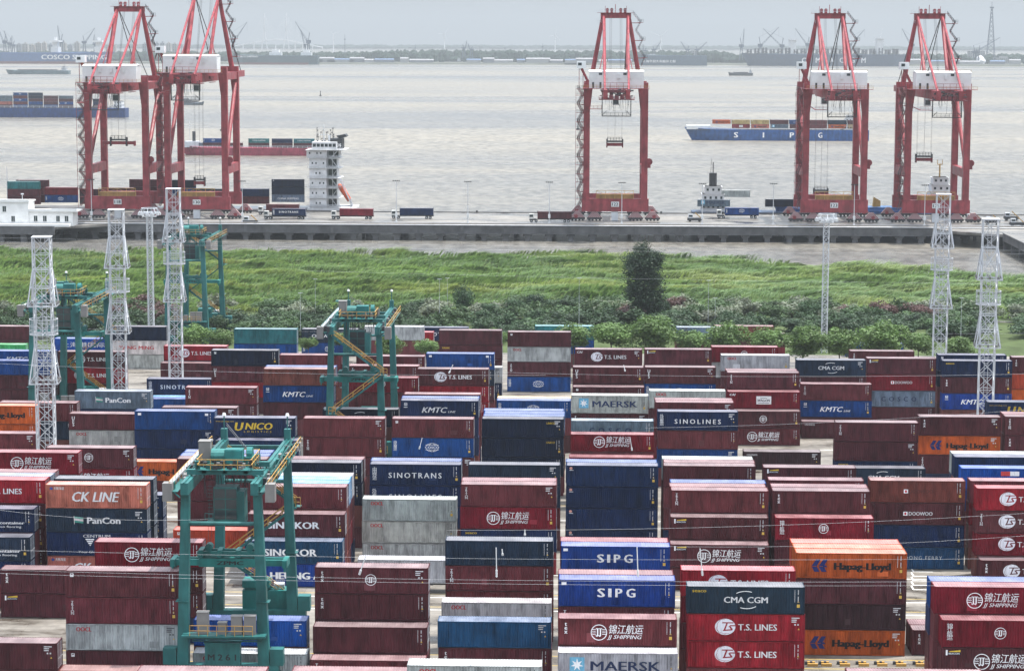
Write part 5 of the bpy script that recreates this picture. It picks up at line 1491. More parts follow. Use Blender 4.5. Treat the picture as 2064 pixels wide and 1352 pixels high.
# ---- docked feeder ship with the white tower
YD = 886.0
xa, xb = ony(-60, 420, YD).x, ony(712, 420, YD).x
t = thing('docked_ship', 'docked container ship with tall white bridge tower behind the wharf', 'ship', ((xa + xb) / 2, YD, WATZ))
obj('hull', hull_mesh(xb - xa, 20, 5.2, 1), CRANEP, t, col=(.10, .12, .14))
m = MB(); m.box(-(xb - xa) * .46, (xb - xa) * .38, -9, 9, 5.22, 5.5); obj('deck', m, M_PIER, t)
tx = ony(655, 350, YD - 6).x - t.location.x
def dz(py): return ony(655, py, YD - 6).z - WATZ
lv = [dz(418), dz(398), dz(378), dz(358), dz(338), dz(318), dz(302)]
for k in range(6):
    m = MB(); w = 5.6 if k < 5 else 6.6
    m.box(tx - w, tx + w * .15, -9, 3, lv[k], lv[k + 1] - .12); m.box(tx + w * .15, tx + w * .8, -4, 3, lv[k], lv[k + 1] - .12); m.box(tx - w - .4, tx + w + .6, -9.6, 3.6, lv[k + 1] - .12, lv[k + 1]); d_ = obj('deckhouse', m, M_SHIPW, t)
    m = MB()
    for i in range(4):
        xx = tx - w + 1.2 + i * 1.4; m.box(xx - .25, xx + .25, -9.06, -9.01, lv[k] + 1.5, lv[k] + 2.2) if (i + k) % 3 else None
    for i in range(2): m.box(tx + w * (.2 + .3 * i), tx + w * (.45 + .3 * i), -4.06, -4.01, lv[k] + .4, lv[k + 1] - .7)  # dark panels, not glazing: shade inside the open galleries put in as colour
    sp('window', m, M_GLASS, d_)
    m = MB(); m.rail([(tx + 2.2, -9.5, lv[k + 1]), (tx + w + .5, -9.5, lv[k + 1])], 1.0, .05, 1.2)
    a, b = ((tx + 2.6, -9.4, lv[k]), (tx + 5.4, -9.4, lv[k + 1])) if k % 2 else ((tx + 5.4, -9.4, lv[k]), (tx + 2.6, -9.4, lv[k + 1])); stair(m, a, b, .7); sp('outside_stair', m, M_GALV, d_)
m = MB(); m.box(tx - 5.6, tx + 8.2, -10.5, 4, lv[6], lv[6] + .3); m.box(tx - 4.5, tx + 4.8, -9, 2, lv[6] + .3, lv[6] + 3.0); br = obj('bridge', m, M_SHIPW, t)
m = MB()
for i in range(6): m.box(tx - 4.2 + i * 1.5, tx - 3.0 + i * 1.5, -9.06, -9.01, lv[6] + 1.2, lv[6] + 2.4)
sp('window', m, M_GLASS, br)
m = MB(); m.tube((tx - .5, -4, lv[6] + 3), (tx - .5, -4, lv[6] + 9.5), .3, 6, .1); m.box(tx - 2.2, tx + 1.2, -4.2, -3.8, lv[6] + 5.4, lv[6] + 5.7); m.box(tx - 1.6, tx + .8, -4.1, -3.9, lv[6] + 7.2, lv[6] + 7.4); m.tube((tx + 1.6, -4, lv[6] + 3), (tx + 1.6, -4, lv[6] + 5.4), .6, 8); obj('radar_mast', m, M_SHIPW, t)
m = MB()
for q in range(26):
    xx = tx + 3.2 * math.sin(q * 2.3); zz = lv[6] + 3.0 + (q % 7) * .8; m.box(xx - .25, xx + .25, -5 + (q % 5) * .6, -4.6 + (q % 5) * .6, zz, zz + .5); m.bar((xx, -4.5, lv[6] + 3), (xx, -4.5, zz), .05)
sp('deck_fitting', m, M_CAB, t)
m = MB()
for q in range(7): m.rail([(tx - 6.2, -9.7, lv[q]), (tx + 6.5, -9.7, lv[q])], 1.0, .05, 1.4)
m.rail([(tx - 6.5, -9.65, lv[0] + .02), (tx + 11.5, -9.65, lv[0] + .02)], 1.2, .06, 1.4); sp('deck_railing', m, M_GALV, t)
m = MB(); m.box(tx + 2.2, tx + 6.6, -6, 2, lv[6] + .31, lv[6] + 4.2); fn = obj('funnel', m, M_DARK, t); put_text(fn, 'NBOS', tx + 2.5, tx + 6.2, lv[6] + 1.2, 1.1, WHT, -6.02, .03)
m = MB(); m.prism([(tx + 5.4, lv[6] + 4.21), (tx + 8.4, lv[6] + 4.9), (tx + 7.6, lv[6] + 5.8), (tx + 4.2, lv[6] + 5.2)], -5, 1); obj('funnel_top', m, M_DARK, fn)
m = MB(); a = (tx + 6.2, -8.5, lv[2] + .5); b = (tx + 9.6, -8.5, lv[1] - 1.0)
m.tube(a, b, 1.15, 10, .9); m.tube((a[0] - .9, -8.5, a[2] + .9), a, .4, 10, 1.1); obj('lifeboat', m, CRANEP, t, col=(.55, .10, .04))
m = MB(); m.beam((tx + 5.9, -9.9, lv[3]), (tx + 10.6, -9.9, lv[0] + 1.0), .4, .5); m.beam((tx + 5.9, -7.1, lv[3]), (tx + 10.6, -7.1, lv[0] + 1.0), .4, .5); m.beam((tx + 10.2, -9.9, lv[0]), (tx + 10.2, -9.9, lv[1]), .4, .4); obj('lifeboat_davit', m, M_GALV, t)
m = MB(); m.box(tx - 6.5, tx + 11.5, -9.6, 9, 5.5, lv[0]); obj('aft_deckhouse', m, M_SHIPW, t)
m = MB(); m.tube((ony(14, 350, YD).x - t.location.x, 0, 5), (ony(14, 350, YD).x - t.location.x, 0, 21), .25, 6, .1); obj('foremast', m, M_GALV, t)
k = 300
for x0, yt, cs in ((42, 1075, ('T', 'm', 'm')), (265, 1110, ('r', 'b:CO')), (95, 1066, ('m', 'M', 'm')), (470, 1120, ('m', 'm')), (600, 1112, ('m', 'M')), (765, 1062, ('m', 'm', 'm')), (965, 1066, ('N', 'b', 'm')), (1140, 1118, ('D', 'm')), (1400, 1118, ('B', 'm')), (1608, 1062, ('N:sq', 'N', 'g:CS'))):
    p = tp(1, x0, yt)
    Yc = YD - 9.5 + (6 if x0 in (95, 765, 470) else 0)
    q = ony(p[0], p[1], Yc)
    for lev, code in enumerate(cs):
        k += 1; deck_box(q.x + CL / 2, Yc + CW / 2, q.z - HC * (lev + 1), code, '%s container on the docked ship, %s layer down, %s box counted' % (PAL[code[0]][1], ORD[lev + 1], ORD[k - 300]), k, 'containers on the docked ship', HC)
# ---- small docked vessels on the right
xa = ony(1404, 430, YD).x
t = thing('docked_coaster', 'small docked vessel with black funnel and white deckhouse behind the wharf', 'ship', (xa + 26, YD - 1, WATZ))
obj('hull', hull_mesh(56, 12, 5.4, 1), CRANEP, t, col=(.03, .06, .12))
zz = house(t, -20, 9, 9, 5.4, ((3.4, 1), (3.2, .9), (2.8, .7)))
m = MB(); m.tube((-20, 0, zz), (-20, 0, zz + 5.0), 1.5, 10); fn = obj('funnel', m, M_DARK, t); m = MB(); m.tube((-20, 0, zz + 5), (-20, 0, zz + 9), .2, 5); m.tube((-20.9, 0, zz + 5), (-20.6, 0, zz + 10.5), .08, 5); obj('mast', m, M_DARK, fn)
q = ony(1405, 432, YD - 7)
deck_box(q.x + 6.3, YD - 5, 4.2, 'g:MK', 'grey lettered container on the small docked vessel beside the blue truck', 401, 'containers on the small docked vessel'); deck_box(q.x + 14.0, YD - 2, 7.6, 'G', 'pale container on the small docked vessel, upper layer', 402, 'containers on the small docked vessel'); deck_box(q.x + 32, YD - 2, 4.0, 'N', 'dark navy container on the small docked vessel, far end', 403, 'containers on the small docked vessel', HC)
xa = ony(1560, 430, YD).x; xb = ony(1925, 430, YD).x
t = thing('docked_freighter', 'blue docked freighter with white bridge and yellow mast at right', 'ship', ((xa + xb) / 2, YD, WATZ))
obj('hull', hull_mesh(xb - xa, 13, 6.3, -1), CRANEP, t, col=(.03, .10, .30))
m = MB(); m.box(-(xb - xa) * .36, (xb - xa) * .3, -5, 5, 6.32, 7.3); obj('cargo_hatch', m, CRANEP, t, col=(.04, .12, .28))
bx = ony(1893, 390, YD).x - t.location.x
zz = house(t, bx, 8, 10, 6.4, ((3.2, 1), (3.2, 1), (3.0, .85), (2.8, .7)))
m = MB(); m.tube((bx, 0, zz), (bx, 0, zz + 5), .3, 6); m.box(bx - 1.0, bx + 1.0, -.2, .2, zz + 4.6, zz + 4.9); m.bar((bx - .9, 0, zz + 4.8), (bx - .9, 0, zz + 6.6), .1); m.bar((bx + .9, 0, zz + 4.8), (bx + .9, 0, zz + 6.6), .1); obj('mast', m, M_YEL, t)
m = MB(); gx = ony(1758, 410, YD).x - t.location.x; m.prism([(gx, 6.5), (gx + 3, 6.5), (gx + 3, 9.5), (gx + .5, 11)], -1, 1); obj('deck_winch', m, M_YEL, t)
# ================================================================== far shore
YS = 5900.0
def fz(x, y): return -drop(x, y)
def far(px, py, Y): return ony(px, py, Y)
mb = MB(); n = 60
for j, (yy, z) in enumerate(((YS, -4.0), (YS + 6, 1.5), (YS + 3000, 3.0))):
    for i in range(n + 1):
        x = -2600 + 5000 * i / n; mb.v.append((x, yy + (25 * math.sin(x * .01) + 40 * math.sin(x * .0031 + 1) if j < 2 else 0), z - drop(x, yy)))
mb.f = [(j * (n + 1) + i, j * (n + 1) + i + 1, (j + 1) * (n + 1) + i + 1, (j + 1) * (n + 1) + i) for j in range(2) for i in range(n)]
M_FARLAND = simple('far_shore_ground', (.10, .105, .085), .9, 0, .2, .3, .01)
struct('far_shore', mb, M_FARLAND)
M_FARTREE = simple('far_tree_canopy', (.020, .034, .024), .95, 0, .1, .3, .03)
rnd = random.Random(11)
mb = MB()
def lump(mb, c, r, h, rnd, n=7):
    a0 = rnd.random() * 6; vs = []
    for lev, (z, k) in enumerate(((0, .8), (.45, 1.0), (.8, .68))):
        for i in range(n):
            a = a0 + 2 * math.pi * i / n; q = k * rnd.uniform(.75, 1.2); vs.append((c[0] + r * q * math.cos(a), c[1] + r * q * math.sin(a), c[2] + h * (z + rnd.uniform(-.06, .06))))
    vs.append((c[0], c[1], c[2] + h))
    fs = [(l * n + i, l * n + (i + 1) % n, (l + 1) * n + (i + 1) % n, (l + 1) * n + i) for l in range(2) for i in range(n)] + [(2 * n + i, 2 * n + (i + 1) % n, 3 * n) for i in range(n)]
    mb.add(vs, fs)
for i in range(4600):
    x = rnd.uniform(-1900, 1500); row = rnd.random(); y = YS + 120 + row * 700
    if rnd.random() < .5 * (1 + math.sin(x * .012 + row * 3)) * .7: continue
    hh = rnd.uniform(14, 30) * (1.05 if -600 < x < 350 else .85)
    lump(mb, (x, y, 1 - drop(x, y)), rnd.uniform(8, 17), hh, rnd)
struct('far_woodland', mb, M_FARTREE, 'stuff')
mb = MB()
for i in range(1500):
    x = rnd.uniform(-4200, 3400); y = 13500 + rnd.random() * 900; lump(mb, (x, y, 2 - drop(x, y)), rnd.uniform(25, 60), rnd.uniform(10, 24), rnd)
struct('far_island_woodland', mb, M_FARTREE, 'stuff')
# big hulls in the shipyard
def big_hull(label, x0, x1, ytop, yw, col, text=(), boot=True, Y=5830, B=45):
    a = far(x0, yw, Y); b = far(x1, yw, Y); zt = far((x0 + x1) / 2, ytop, Y).z
    t = thing('berthed_ship', label, 'ship', ((a.x + b.x) / 2, Y, WATZ - drop(a.x, Y)), 0)
    D = zt - t.location.z; L = b.x - a.x
    obj('hull', hull_mesh(L, B, D, -1 if x0 > 400 else 1, sheer=3), CRANEP, t, col=col)
    if boot:
        m = MB(); m.box(-L * .45, L * .40, -B / 2 - .4, -B / 2 + 2, -1, D * .22); obj('boot_top', m, CRANEP, t, col=(.16, .05, .04))
    for body, p0, p1, yb, cap in text:
        q0 = far(p0, yb, Y - B / 2 - 1); q1 = far(p1, yb, Y - B / 2 - 1)
        put_text(t, body, q0.x - t.location.x, q1.x - t.location.x, q0.z - t.location.z, cap, (.75, .75, .76), -B / 2 - .8, .04)
    return t, L, D
t, L, D = big_hull('huge blue hull with two white words berthed at the far left shore', -170, 232, 106, 131, (.02, .085, .25), (('COSCO SHIPPING', 83, 215, 120, 11.5),))
for px in (113, 200):
    q = far(px, 106, 5830).x - t.location.x; m = MB(); m.box(q - 9, q + 9, -16, 16, D, D + 14); m.box(q - 6, q + 6, -12, 12, D + 14, D + 26); m.box(q - 12, q + 12, -22, 22, D + 26, D + 30); m.box(q - 3, q + 3, -3, 3, D + 30, D + 38); obj('deckhouse', m, M_WHITE, t)
t, L, D = big_hull('dark green berthed hull with small white words, left of the bridge', 462, 642, 112, 130, (.03, .07, .08), (('COSCO SHIPPING', 476, 520, 116, 4.2),))
for px, w in ((556, 15), (618, 13)):
    q = far(px, 110, 5830).x - t.location.x; m = MB(); m.box(q - w, q + w, -12, 12, D, D + 8); m.box(q - w * .6, q + w * .6, -9, 9, D + 8, D + 14); m.tube((q, 0, D + 14), (q, 0, D + 26), 1.0, 5); obj('deckhouse', m, M_WHITE, t)
t, L, D = big_hull('dark navy berthed hull with six wide-set white capitals at the far shore', 1494, 1826, 110, 137, (.02, .045, .09), tuple((c, x, x + 9, 127, 12.5) for c, x in (('C', 1616), ('M', 1644), ('A', 1672), ('C', 1692), ('G', 1714), ('M', 1736))), False)
for k in range(20):
    q = far(1510 + k * 15.5, 110, 5830).x - t.location.x; m = MB()
    for s_ in (-1, 1): m.box(q + s_ * 4 - 1.5, q + s_ * 4 + 1.5, -18, 18, D, D + 12 + (k % 3) * 2)
    m.box(q - 5, q + 5, -18, 18, D + 5, D + 7); sp('lashing_bridge', m, M_PIER, t)
for px, hh in ((1597, 34), (1772, 38)):
    q = far(px, 106, 5830).x - t.location.x; m = MB(); m.box(q - 8, q + 8, -16, 16, D, D + hh); m.box(q - 10, q + 10, -20, 20, D + hh, D + hh + 3); obj('deckhouse', m, M_WHITE, t)
big_hull('grey blue berthed hull with faint characters right of the middle crane', 1284, 1424, 112, 136, (.05, .09, .13), (('上海华润大东船务工程', 1295, 1362, 126, 5.0),), False)
# jib cranes of the shipyard
M_FARST = simple('far_crane_steel', (.07, .09, .12), .7)
def jib(px, yb, tx, ty, k, Y=5950):
    b = far(px, yb, Y); tp_ = far(tx, ty, Y); h = (tp_.z - b.z)
    t = thing('shipyard_crane', '%s slewing jib crane from the left on the hazy far shore' % ORD[k], 'crane', (b.x, Y, b.z), 0, 'jib cranes of the far shipyard')
    dx = tp_.x - b.x; sg = 1 if dx > 0 else -1
    m = MB(); m.beam((-4, 0, -18), (-2, 0, h * .22), 2, 2); m.beam((4, 0, -18), (2, 0, h * .22), 2, 2); m.box(-3.5, 3.5, -3, 3, h * .22, h * .25); obj('portal', m, M_FARST, t)
    m = MB(); m.box(-6 * 1, 6, -3, 3, h * .25, h * .36); m.beam((0, 0, h * .36), (-sg * 3, 0, h * .62), 1.6, 1.6); obj('machine_house', m, M_FARST, t)
    m = MB(); p0 = Vector((sg * 4, 0, h * .33)); p1 = Vector((dx, 0, h)); nrm = Vector((-(p1 - p0).z, 0, (p1 - p0).x)).normalized()
    for o_ in (-1.6, 1.6): m.bar(p0 + nrm * o_, p1, .42)
    nseg = 9
    for i in range(nseg):
        a = p0.lerp(p1, i / nseg) + nrm * 1.6 * (1 - i / nseg) * (1 if i % 2 else -1); b2 = p0.lerp(p1, (i + 1) / nseg) + nrm * 1.6 * (1 - (i + 1) / nseg) * (-1 if i % 2 else 1); m.bar(a, b2, .3)
    obj('jib', m, M_FARST, t)
    m = MB(); m.tube((-sg * 3, 0, h * .62), p1, .22, 4); m.tube(p1, p1 + Vector((0, 0, -h * .35)), .18, 4); obj('luffing_rope', m, M_FARST, t)
JIBS = ((10, 100, -6, 50), (20, 100, 8, 62), (27, 100, 24, 72), (124, 98, 116, 52), (170, 98, 191, 57), (192, 98, 190, 70), (300, 98, 305, 48), (470, 100, 498, 45), (622, 102, 595, 44), (617, 106, 606, 60), (935, 104, 941, 82), (950, 105, 943, 88), (1300, 108, 1296, 90), (1318, 108, 1332, 84), (1386, 108, 1372, 84), (1405, 108, 1425, 85), (1494, 108, 1500, 58), (1532, 108, 1570, 55), (1576, 108, 1538, 58), (1628, 104, 1603, 58), (1634, 104, 1640, 70), (1712, 104, 1743, 60), (1838, 106, 1818, 58), (1964, 118, 2016, 76), (1970, 112, 1975, 92))
for k, a in enumerate(JIBS): jib(*a, k + 1)
# apartment blocks
def make_facade():
    m, nt, b = newmat('far_facade')
    c = objcol(nt); b.inputs['Roughness'].default_value = .8
    nt.links.new(c, b.inputs['Base Color'])
    return m
M_FAC = make_facade()
def block(px0, px1, ytop, ybase, k, Y, col):
    a = far(px0, ybase, Y); b = far(px1, ybase, Y); zt = far(px0, ytop, Y).z; w = b.x - a.x; h = zt - a.z
    t = thing('apartment_block', '%s hazy block from the left on the far shore skyline' % ORD[k], 'building', ((a.x + b.x) / 2, Y, a.z), 0, 'apartment blocks on the far shore')
    m = MB(); m.box(-w / 2, w / 2, -7, 7, -20, h); m.box(-w * .2, w * .2, -3, 3, h, h + 4); obj('wall', m, M_FAC, t, col=col)
    m = MB(); nx = max(2, int(w / 5)); nz = max(3, int(h / 4))
    for i in range(nx):
        for j in range(nz): x = -w / 2 + (i + .5) * w / nx; z = (j + .35) * h / nz; m.add([(x - 1.1, -7.05, z), (x + 1.1, -7.05, z), (x + 1.1, -7.05, z + 1.9), (x - 1.1, -7.05, z + 1.9)], [(0, 1, 2, 3)])
    sp('window', m, M_GLASS, t)
rnd = random.Random(5); k = 0
for px in list(range(34, 160, 13)) + list(range(214, 232, 11)) + list(range(288, 360, 12)):
    k += 1; block(px, px + rnd.uniform(8, 11.5), 88 + rnd.uniform(-3, 4), 108, k, 6600 + rnd.uniform(0, 200), rnd.choice(((.30, .28, .26), (.36, .33, .30), (.24, .25, .27))))
for px, w, yt in ((1950, 34, 103), (2002, 40, 117), (1390, 14, 103), (700, 18, 118), (1130, 40, 121), (1000, 28, 120), (1300, 30, 112)):
    k += 1; block(px, px + w, yt, 127, k, 6050, (.28, .28, .28))
# gas sphere and tanks
for i, (px, py, r) in enumerate(((1976, 122, 13),)):
    q = far(px, py, 5960); mb = MB()
    for a in range(8): lump(mb, (q.x, 5960, q.z - r), r, r * 2, rnd, 12) if a == 0 else None
    t = obj('gas_tank', mb, M_WHITE); tag(t, 'pale round gas tank on the far right shore', 'tank')
for i in range(26):
    px = (640, 655, 668, 690, 720, 742, 775, 815, 850, 955, 985, 1015, 1050, 1085, 1120, 1150, 1180, 1215, 1250, 1840, 1865, 1890, 1925, 1950, 2010, 2045)[i]
    q = far(px, 128, 5925); w = (14, 24, 10, 30, 18)[i % 5]; h = (7, 10, 6)[i % 3]
    t = thing('shore_shed', '%s long low pale shed from the left along the far bank' % ORD[i + 1], 'shed', (q.x, 5925, 1.4 - drop(q.x, 5925)), 0, 'sheds along the far bank')
    m = MB(); m.box(-w, w, -8, 8, 0, h); obj('wall', m, M_FAC, t, col=(.26, .26, .26) if i % 2 else (.14, .15, .17))
    m = MB(); m.add([(-w - .5, -8.5, h), (w + .5, -8.5, h), (w + .5, 8.5, h), (-w - .5, 8.5, h), (-w - .5, 0, h + 3), (w + .5, 0, h + 3)], [(0, 1, 5, 4), (3, 4, 5, 2), (0, 4, 3), (1, 2, 5)]); obj('roof', m, M_FAC, t, col=(.24, .24, .25) if i % 3 else (.08, .13, .22))
# wind turbines
M_TURB = simple('turbine_white', (.7, .7, .7), .5)
for k, (px, hy, Y, a0) in enumerate(((672, 69, 9500, 20), (896, 69, 8200, 55), (1119, 71, 8600, 75), (1332, 73, 8000, 40), (1774, 80, 8400, 80))):
    q = far(px, hy, Y); gz = 2 - drop(q.x, Y); h = q.z - gz
    t = thing('wind_turbine', '%s pale wind turbine from the left, beyond the far shore' % ORD[k + 1], 'wind turbine', (q.x, Y, gz), 0, 'wind turbines beyond the far shore')
    m = MB(); m.tube((0, 0, 0), (0, 0, h), 2.6, 10, 1.5); obj('tower', m, M_TURB, t)
    m = MB(); m.box(-1.8, 1.8, -3, 6, h - 1.6, h + 2); nc = obj('nacelle', m, M_TURB, t)
    for i in range(3):
        a = R_(a0 + i * 120); d = Vector((math.cos(a), 0, math.sin(a))); c = Vector((0, -3.5, h)); nrm = Vector((-d.z, 0, d.x)); Lb = 42 if px in (1332, 1774) else 27
        m = MB(); m.add([c + nrm * 1.4, c - nrm * .9, c + d * Lb - nrm * .2, c + d * Lb + nrm * .2, c + nrm * 1.2 + Vector((0, .6, 0)), c + d * Lb + Vector((0, .3, 0))], [(0, 1, 2, 3), (0, 3, 5, 4), (4, 5, 2, 1)]); obj('blade', m, M_TURB, nc)
# cable-stayed bridge in the haze
YB = 13000
bt = thing('cable_bridge', 'ghostly white cable-stayed bridge fading in haze above the river', 'bridge', (0, YB, 0))
pl = [far(x, y, YB) for x, y in ((455, 96), (490, 90), (533, 82), (555, 79.5), (577, 81), (610, 88), (650, 96))]
m = MB()
for a, b in zip(pl[:-1], pl[1:]): m.beam((a.x, 0, a.z), (b.x, 0, b.z), 22, 6)
obj('deck', m, M_TURB, bt)
for px, di in ((533, 82), (577, 81)):
    top = far(px, 27, YB); d = far(px, di, YB)
    m = MB(); m.beam((d.x - 16, 0, -15), (d.x, 0, d.z + (top.z - d.z) * .45), 6, 8); m.beam((d.x + 16, 0, -15), (d.x, 0, d.z + (top.z - d.z) * .45), 6, 8); m.beam((d.x, 0, d.z + (top.z - d.z) * .45), (top.x, 0, top.z), 7, 7, 4, 4); obj('pylon', m, M_TURB, bt)
    m = MB()
    for s_ in (-1, 1):
        for i in range(1, 9):
            m.bar((top.x, 0, d.z + (top.z - d.z) * (.55 + .05 * i)), (d.x + s_ * i * 11.5, 0, d.z - i * .4), .5)
    sp('stay_cable', m, M_TURB, bt)
for a in pl[:2] + pl[-2:] + [far(470, 94, YB), far(512, 86, YB), far(595, 85, YB), far(630, 92, YB)]:
    m = MB(); m.box(a.x - 3, a.x + 3, -6, 6, -20, a.z - 3); obj('pier', m, M_TURB, bt)
# tall lattice pylon
b = far(1996, 132, 6050); tpz = far(1994, 10, 6050)
t = thing('transmission_pylon', 'very tall lattice pylon against the sky at far right', 'pylon', (b.x, 6050, 0 - drop(b.x, 6050)))
m = MB(); hh = tpz.z + 4; nb = 12; ww = [20 * (1 - i / nb) ** 1.25 + 3.2 for i in range(nb + 1)]
for i in range(nb):
    za, zb2 = hh * .93 * (1 - (1 - i / nb) ** 1.15), hh * .93 * (1 - (1 - (i + 1) / nb) ** 1.15); wa, wb = ww[i] / 2, ww[i + 1] / 2
    ca = [(-wa, -wa, za), (wa, -wa, za), (wa, wa, za), (-wa, wa, za)]; cb = [(-wb, -wb, zb2), (wb, -wb, zb2), (wb, wb, zb2), (-wb, wb, zb2)]
    for q in range(4):
        j = (q + 1) % 4; m.bar(ca[q], cb[q], .5); m.bar(ca[q], cb[j], .3); m.bar(ca[j], cb[q], .3)
obj('lattice_shaft', m, M_FARST, t)
m = MB(); m.box(-4.5, 4.5, -4.5, 4.5, hh * .93, hh * .955); m.tube((0, 0, hh * .955), (0, 0, hh + 6), .7, 5); obj('top_platform', m, M_FARST, t)
for i, (px, yt) in enumerate(((695, 70), (837, 90), (1018, 93), (365, 72), (1094, 88))):
    q = far(px, yt, 6400); hh = q.z + 3
    t = thing('radio_mast', '%s thin radio mast from the left on the far shore' % ORD[i + 1], 'mast', (q.x, 6400, -drop(q.x, 6400)), 0, 'radio masts on the far shore')
    m = MB(); m.tube((0, 0, 0), (0, 0, hh), 1.6, 4, .5); obj('shaft', m, M_FARST, t); m = MB(); m.box(-2.2, 2.2, -2.2, 2.2, hh * .8, hh * .83); obj('platform', m, M_FARST, t)
print('far ok')
# ================================================================== marsh and plants
def make_leaf(name, trans=.35, attr=None, rough=.55):
    m, nt, b = newmat(name)
    if attr: c = nd(nt, 'ShaderNodeAttribute', attribute_name=attr).outputs['Color']
    else:
        c = objcol(nt)
        n = noise(nt, mapped(nt, (1.6,) * 3), 1.0, 3)
        c = mixc(nt, 1.0, c, ramp(nt, n, [(.3, .55), (.7, 1.35)]), 'MULTIPLY')
    nt.links.new(c, b.inputs['Base Color']); b.inputs['Roughness'].default_value = rough; b.inputs['Specular IOR Level'].default_value = .25
    tr = nd(nt, 'ShaderNodeBsdfTranslucent'); nt.links.new(mixc(nt, 1.0, c, (1.1, 1.15, .7), 'MULTIPLY'), tr.inputs['Color'])
    mx = nd(nt, 'ShaderNodeMixShader'); mx.inputs[0].default_value = trans
    nt.links.new(b.outputs[0], mx.inputs[1]); nt.links.new(tr.outputs[0], mx.inputs[2])
    nt.links.new(mx.outputs[0], nt.nodes['Material Output'].inputs['Surface'])
    return m
M_REED = make_leaf('reed_blade', .30, 'tint')
M_LEAF = make_leaf('tree_leaf', .22)
M_BARK = simple('bark', (.07, .055, .045), .9)
M_SOIL = simple('marsh_soil', (.055, .075, .03), .95, 0, .1, .4, .2)
rg = np.random.default_rng(3)
def vnoise(x, y, seed):
    """smooth value noise, vectorised"""
    xi = np.floor(x).astype(int); yi = np.floor(y).astype(int); fx = x - xi; fy = y - yi
    fx = fx * fx * (3 - 2 * fx); fy = fy * fy * (3 - 2 * fy)
    def h(a, b):
        q = np.sin(a * 127.1 + b * 311.7 + seed * 74.7) * 43758.5453; return q - np.floor(q)
    return (h(xi, yi) * (1 - fx) + h(xi + 1, yi) * fx) * (1 - fy) + (h(xi, yi + 1) * (1 - fx) + h(xi + 1, yi + 1) * fx) * fy
EDGE = [onz(x, y, .1) for x, y in ((-400, 500), (0, 501), (160, 503), (330, 499), (500, 500), (560, 505), (640, 502), (800, 503), (850, 509), (960, 511), (1040, 506), (1130, 503), (1300, 509), (1420, 513), (1560, 518), (1640, 530), (1760, 531), (1850, 537), (1960, 542), (2064, 552), (2400, 575))]
ex = np.array([p.x for p in EDGE]); ey = np.array([p.y for p in EDGE])
def marsh_far(x): return np.interp(x, ex, ey) + 3.5 * (vnoise(x / 7.0, x * 0 + .3, 9) - .5) * 2
Y0M = 556.0
nx, ny = 120, 30
mb = MB()
for j in range(ny + 1):
    for i in range(nx + 1):
        x = -330 + 660 * i / nx; yf = float(marsh_far(np.array([x]))[0]) + 3; y = Y0M + (yf - Y0M) * j / ny
        z = .02 - 2.0 * min(1, j / 8) + (-1.6 if j == ny else 0)
        mb.v.append((x, y, z))
mb.f = [(j * (nx + 1) + i, j * (nx + 1) + i + 1, (j + 1) * (nx + 1) + i + 1, (j + 1) * (nx + 1) + i) for j in range(ny) for i in range(nx)]
struct('marsh_ground', mb, M_SOIL)
struct('verge_grass', grid_sheet(-330, 330, 499, 559, .006), M_SOIL)
def reed_height(x, y):
    a = vnoise(x / 16 + y / 40, y / 4.5, 1); b = vnoise(x / 5.5 + y / 17, y / 1.9, 2); c = vnoise(x / 45, y / 22, 5)
    return .25 + 2.1 * a * (.5 + b) + .7 * b + .5 * c
N = 330000
x = rg.uniform(-215, 205, N); yf = marsh_far(x); y = 575 + (yf - 575) * rg.random(N) ** .92
h = reed_height(x, y) * rg.uniform(.75, 1.15, N)
keep = rg.random(N) < np.clip((vnoise(x / 11 + y / 25, y / 4.2, 21) * .6 + vnoise(x / 5, y / 2.1, 22) * .4 - .22) * 2.2, .04, 1)
x, y, h = x[keep], y[keep], h[keep]; N = len(x)
z = -2.3 + 1.4 * vnoise(x / 13 + y / 30, y / 5.5, 3) + .6 * vnoise(x / 6, y / 2.6, 4)
ang = .25 + 1.3 * (vnoise(x / 20, y / 9, 7) - .5) + rg.normal(0, .35, N)       # wind-bent direction
bend = rg.uniform(.6, 1.5, N) * h
dx, dy = np.cos(ang) * bend, -np.abs(np.sin(ang)) * bend * .6 - .15
w = rg.uniform(.12, .30, N)
wx, wy = -np.sin(ang) * w + .10, np.cos(ang) * w
V = np.zeros((N, 5, 3), np.float32)
V[:, 0] = np.stack([x - wx, y - wy, z], 1); V[:, 1] = np.stack([x + wx, y + wy, z], 1)
V[:, 2] = np.stack([x + wx * .9 + dx * .35, y + wy * .9 + dy * .35, z + h * .62], 1); V[:, 3] = np.stack([x - wx * .9 + dx * .35, y - wy * .9 + dy * .35, z + h * .62], 1)
V[:, 4] = np.stack([x + dx, y + dy, z + h * .80], 1)
me = bpy.data.meshes.new('reed_marsh')
me.vertices.add(N * 5); me.vertices.foreach_set('co', V.ravel())
base = (np.arange(N) * 5)[:, None]
quad = (base + np.array([0, 1, 2, 3])).ravel(); tri = (base + np.array([3, 2, 4])).ravel()
me.loops.add(N * 7); me.polygons.add(N * 2)
li = np.concatenate([quad, tri]).astype(np.int32); me.loops.foreach_set('vertex_index', li)
me.polygons.foreach_set('loop_start', np.concatenate([np.arange(N) * 4, N * 4 + np.arange(N) * 3]).astype(np.int32))
me.update(calc_edges=True)
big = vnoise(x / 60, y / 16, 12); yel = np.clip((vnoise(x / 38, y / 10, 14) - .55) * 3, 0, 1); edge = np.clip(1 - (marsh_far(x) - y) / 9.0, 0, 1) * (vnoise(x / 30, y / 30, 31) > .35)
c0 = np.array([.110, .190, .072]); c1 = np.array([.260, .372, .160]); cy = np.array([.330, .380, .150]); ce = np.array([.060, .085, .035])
t_ = np.clip(big * .8 + rg.normal(.1, .22, N), 0, 1)[:, None]
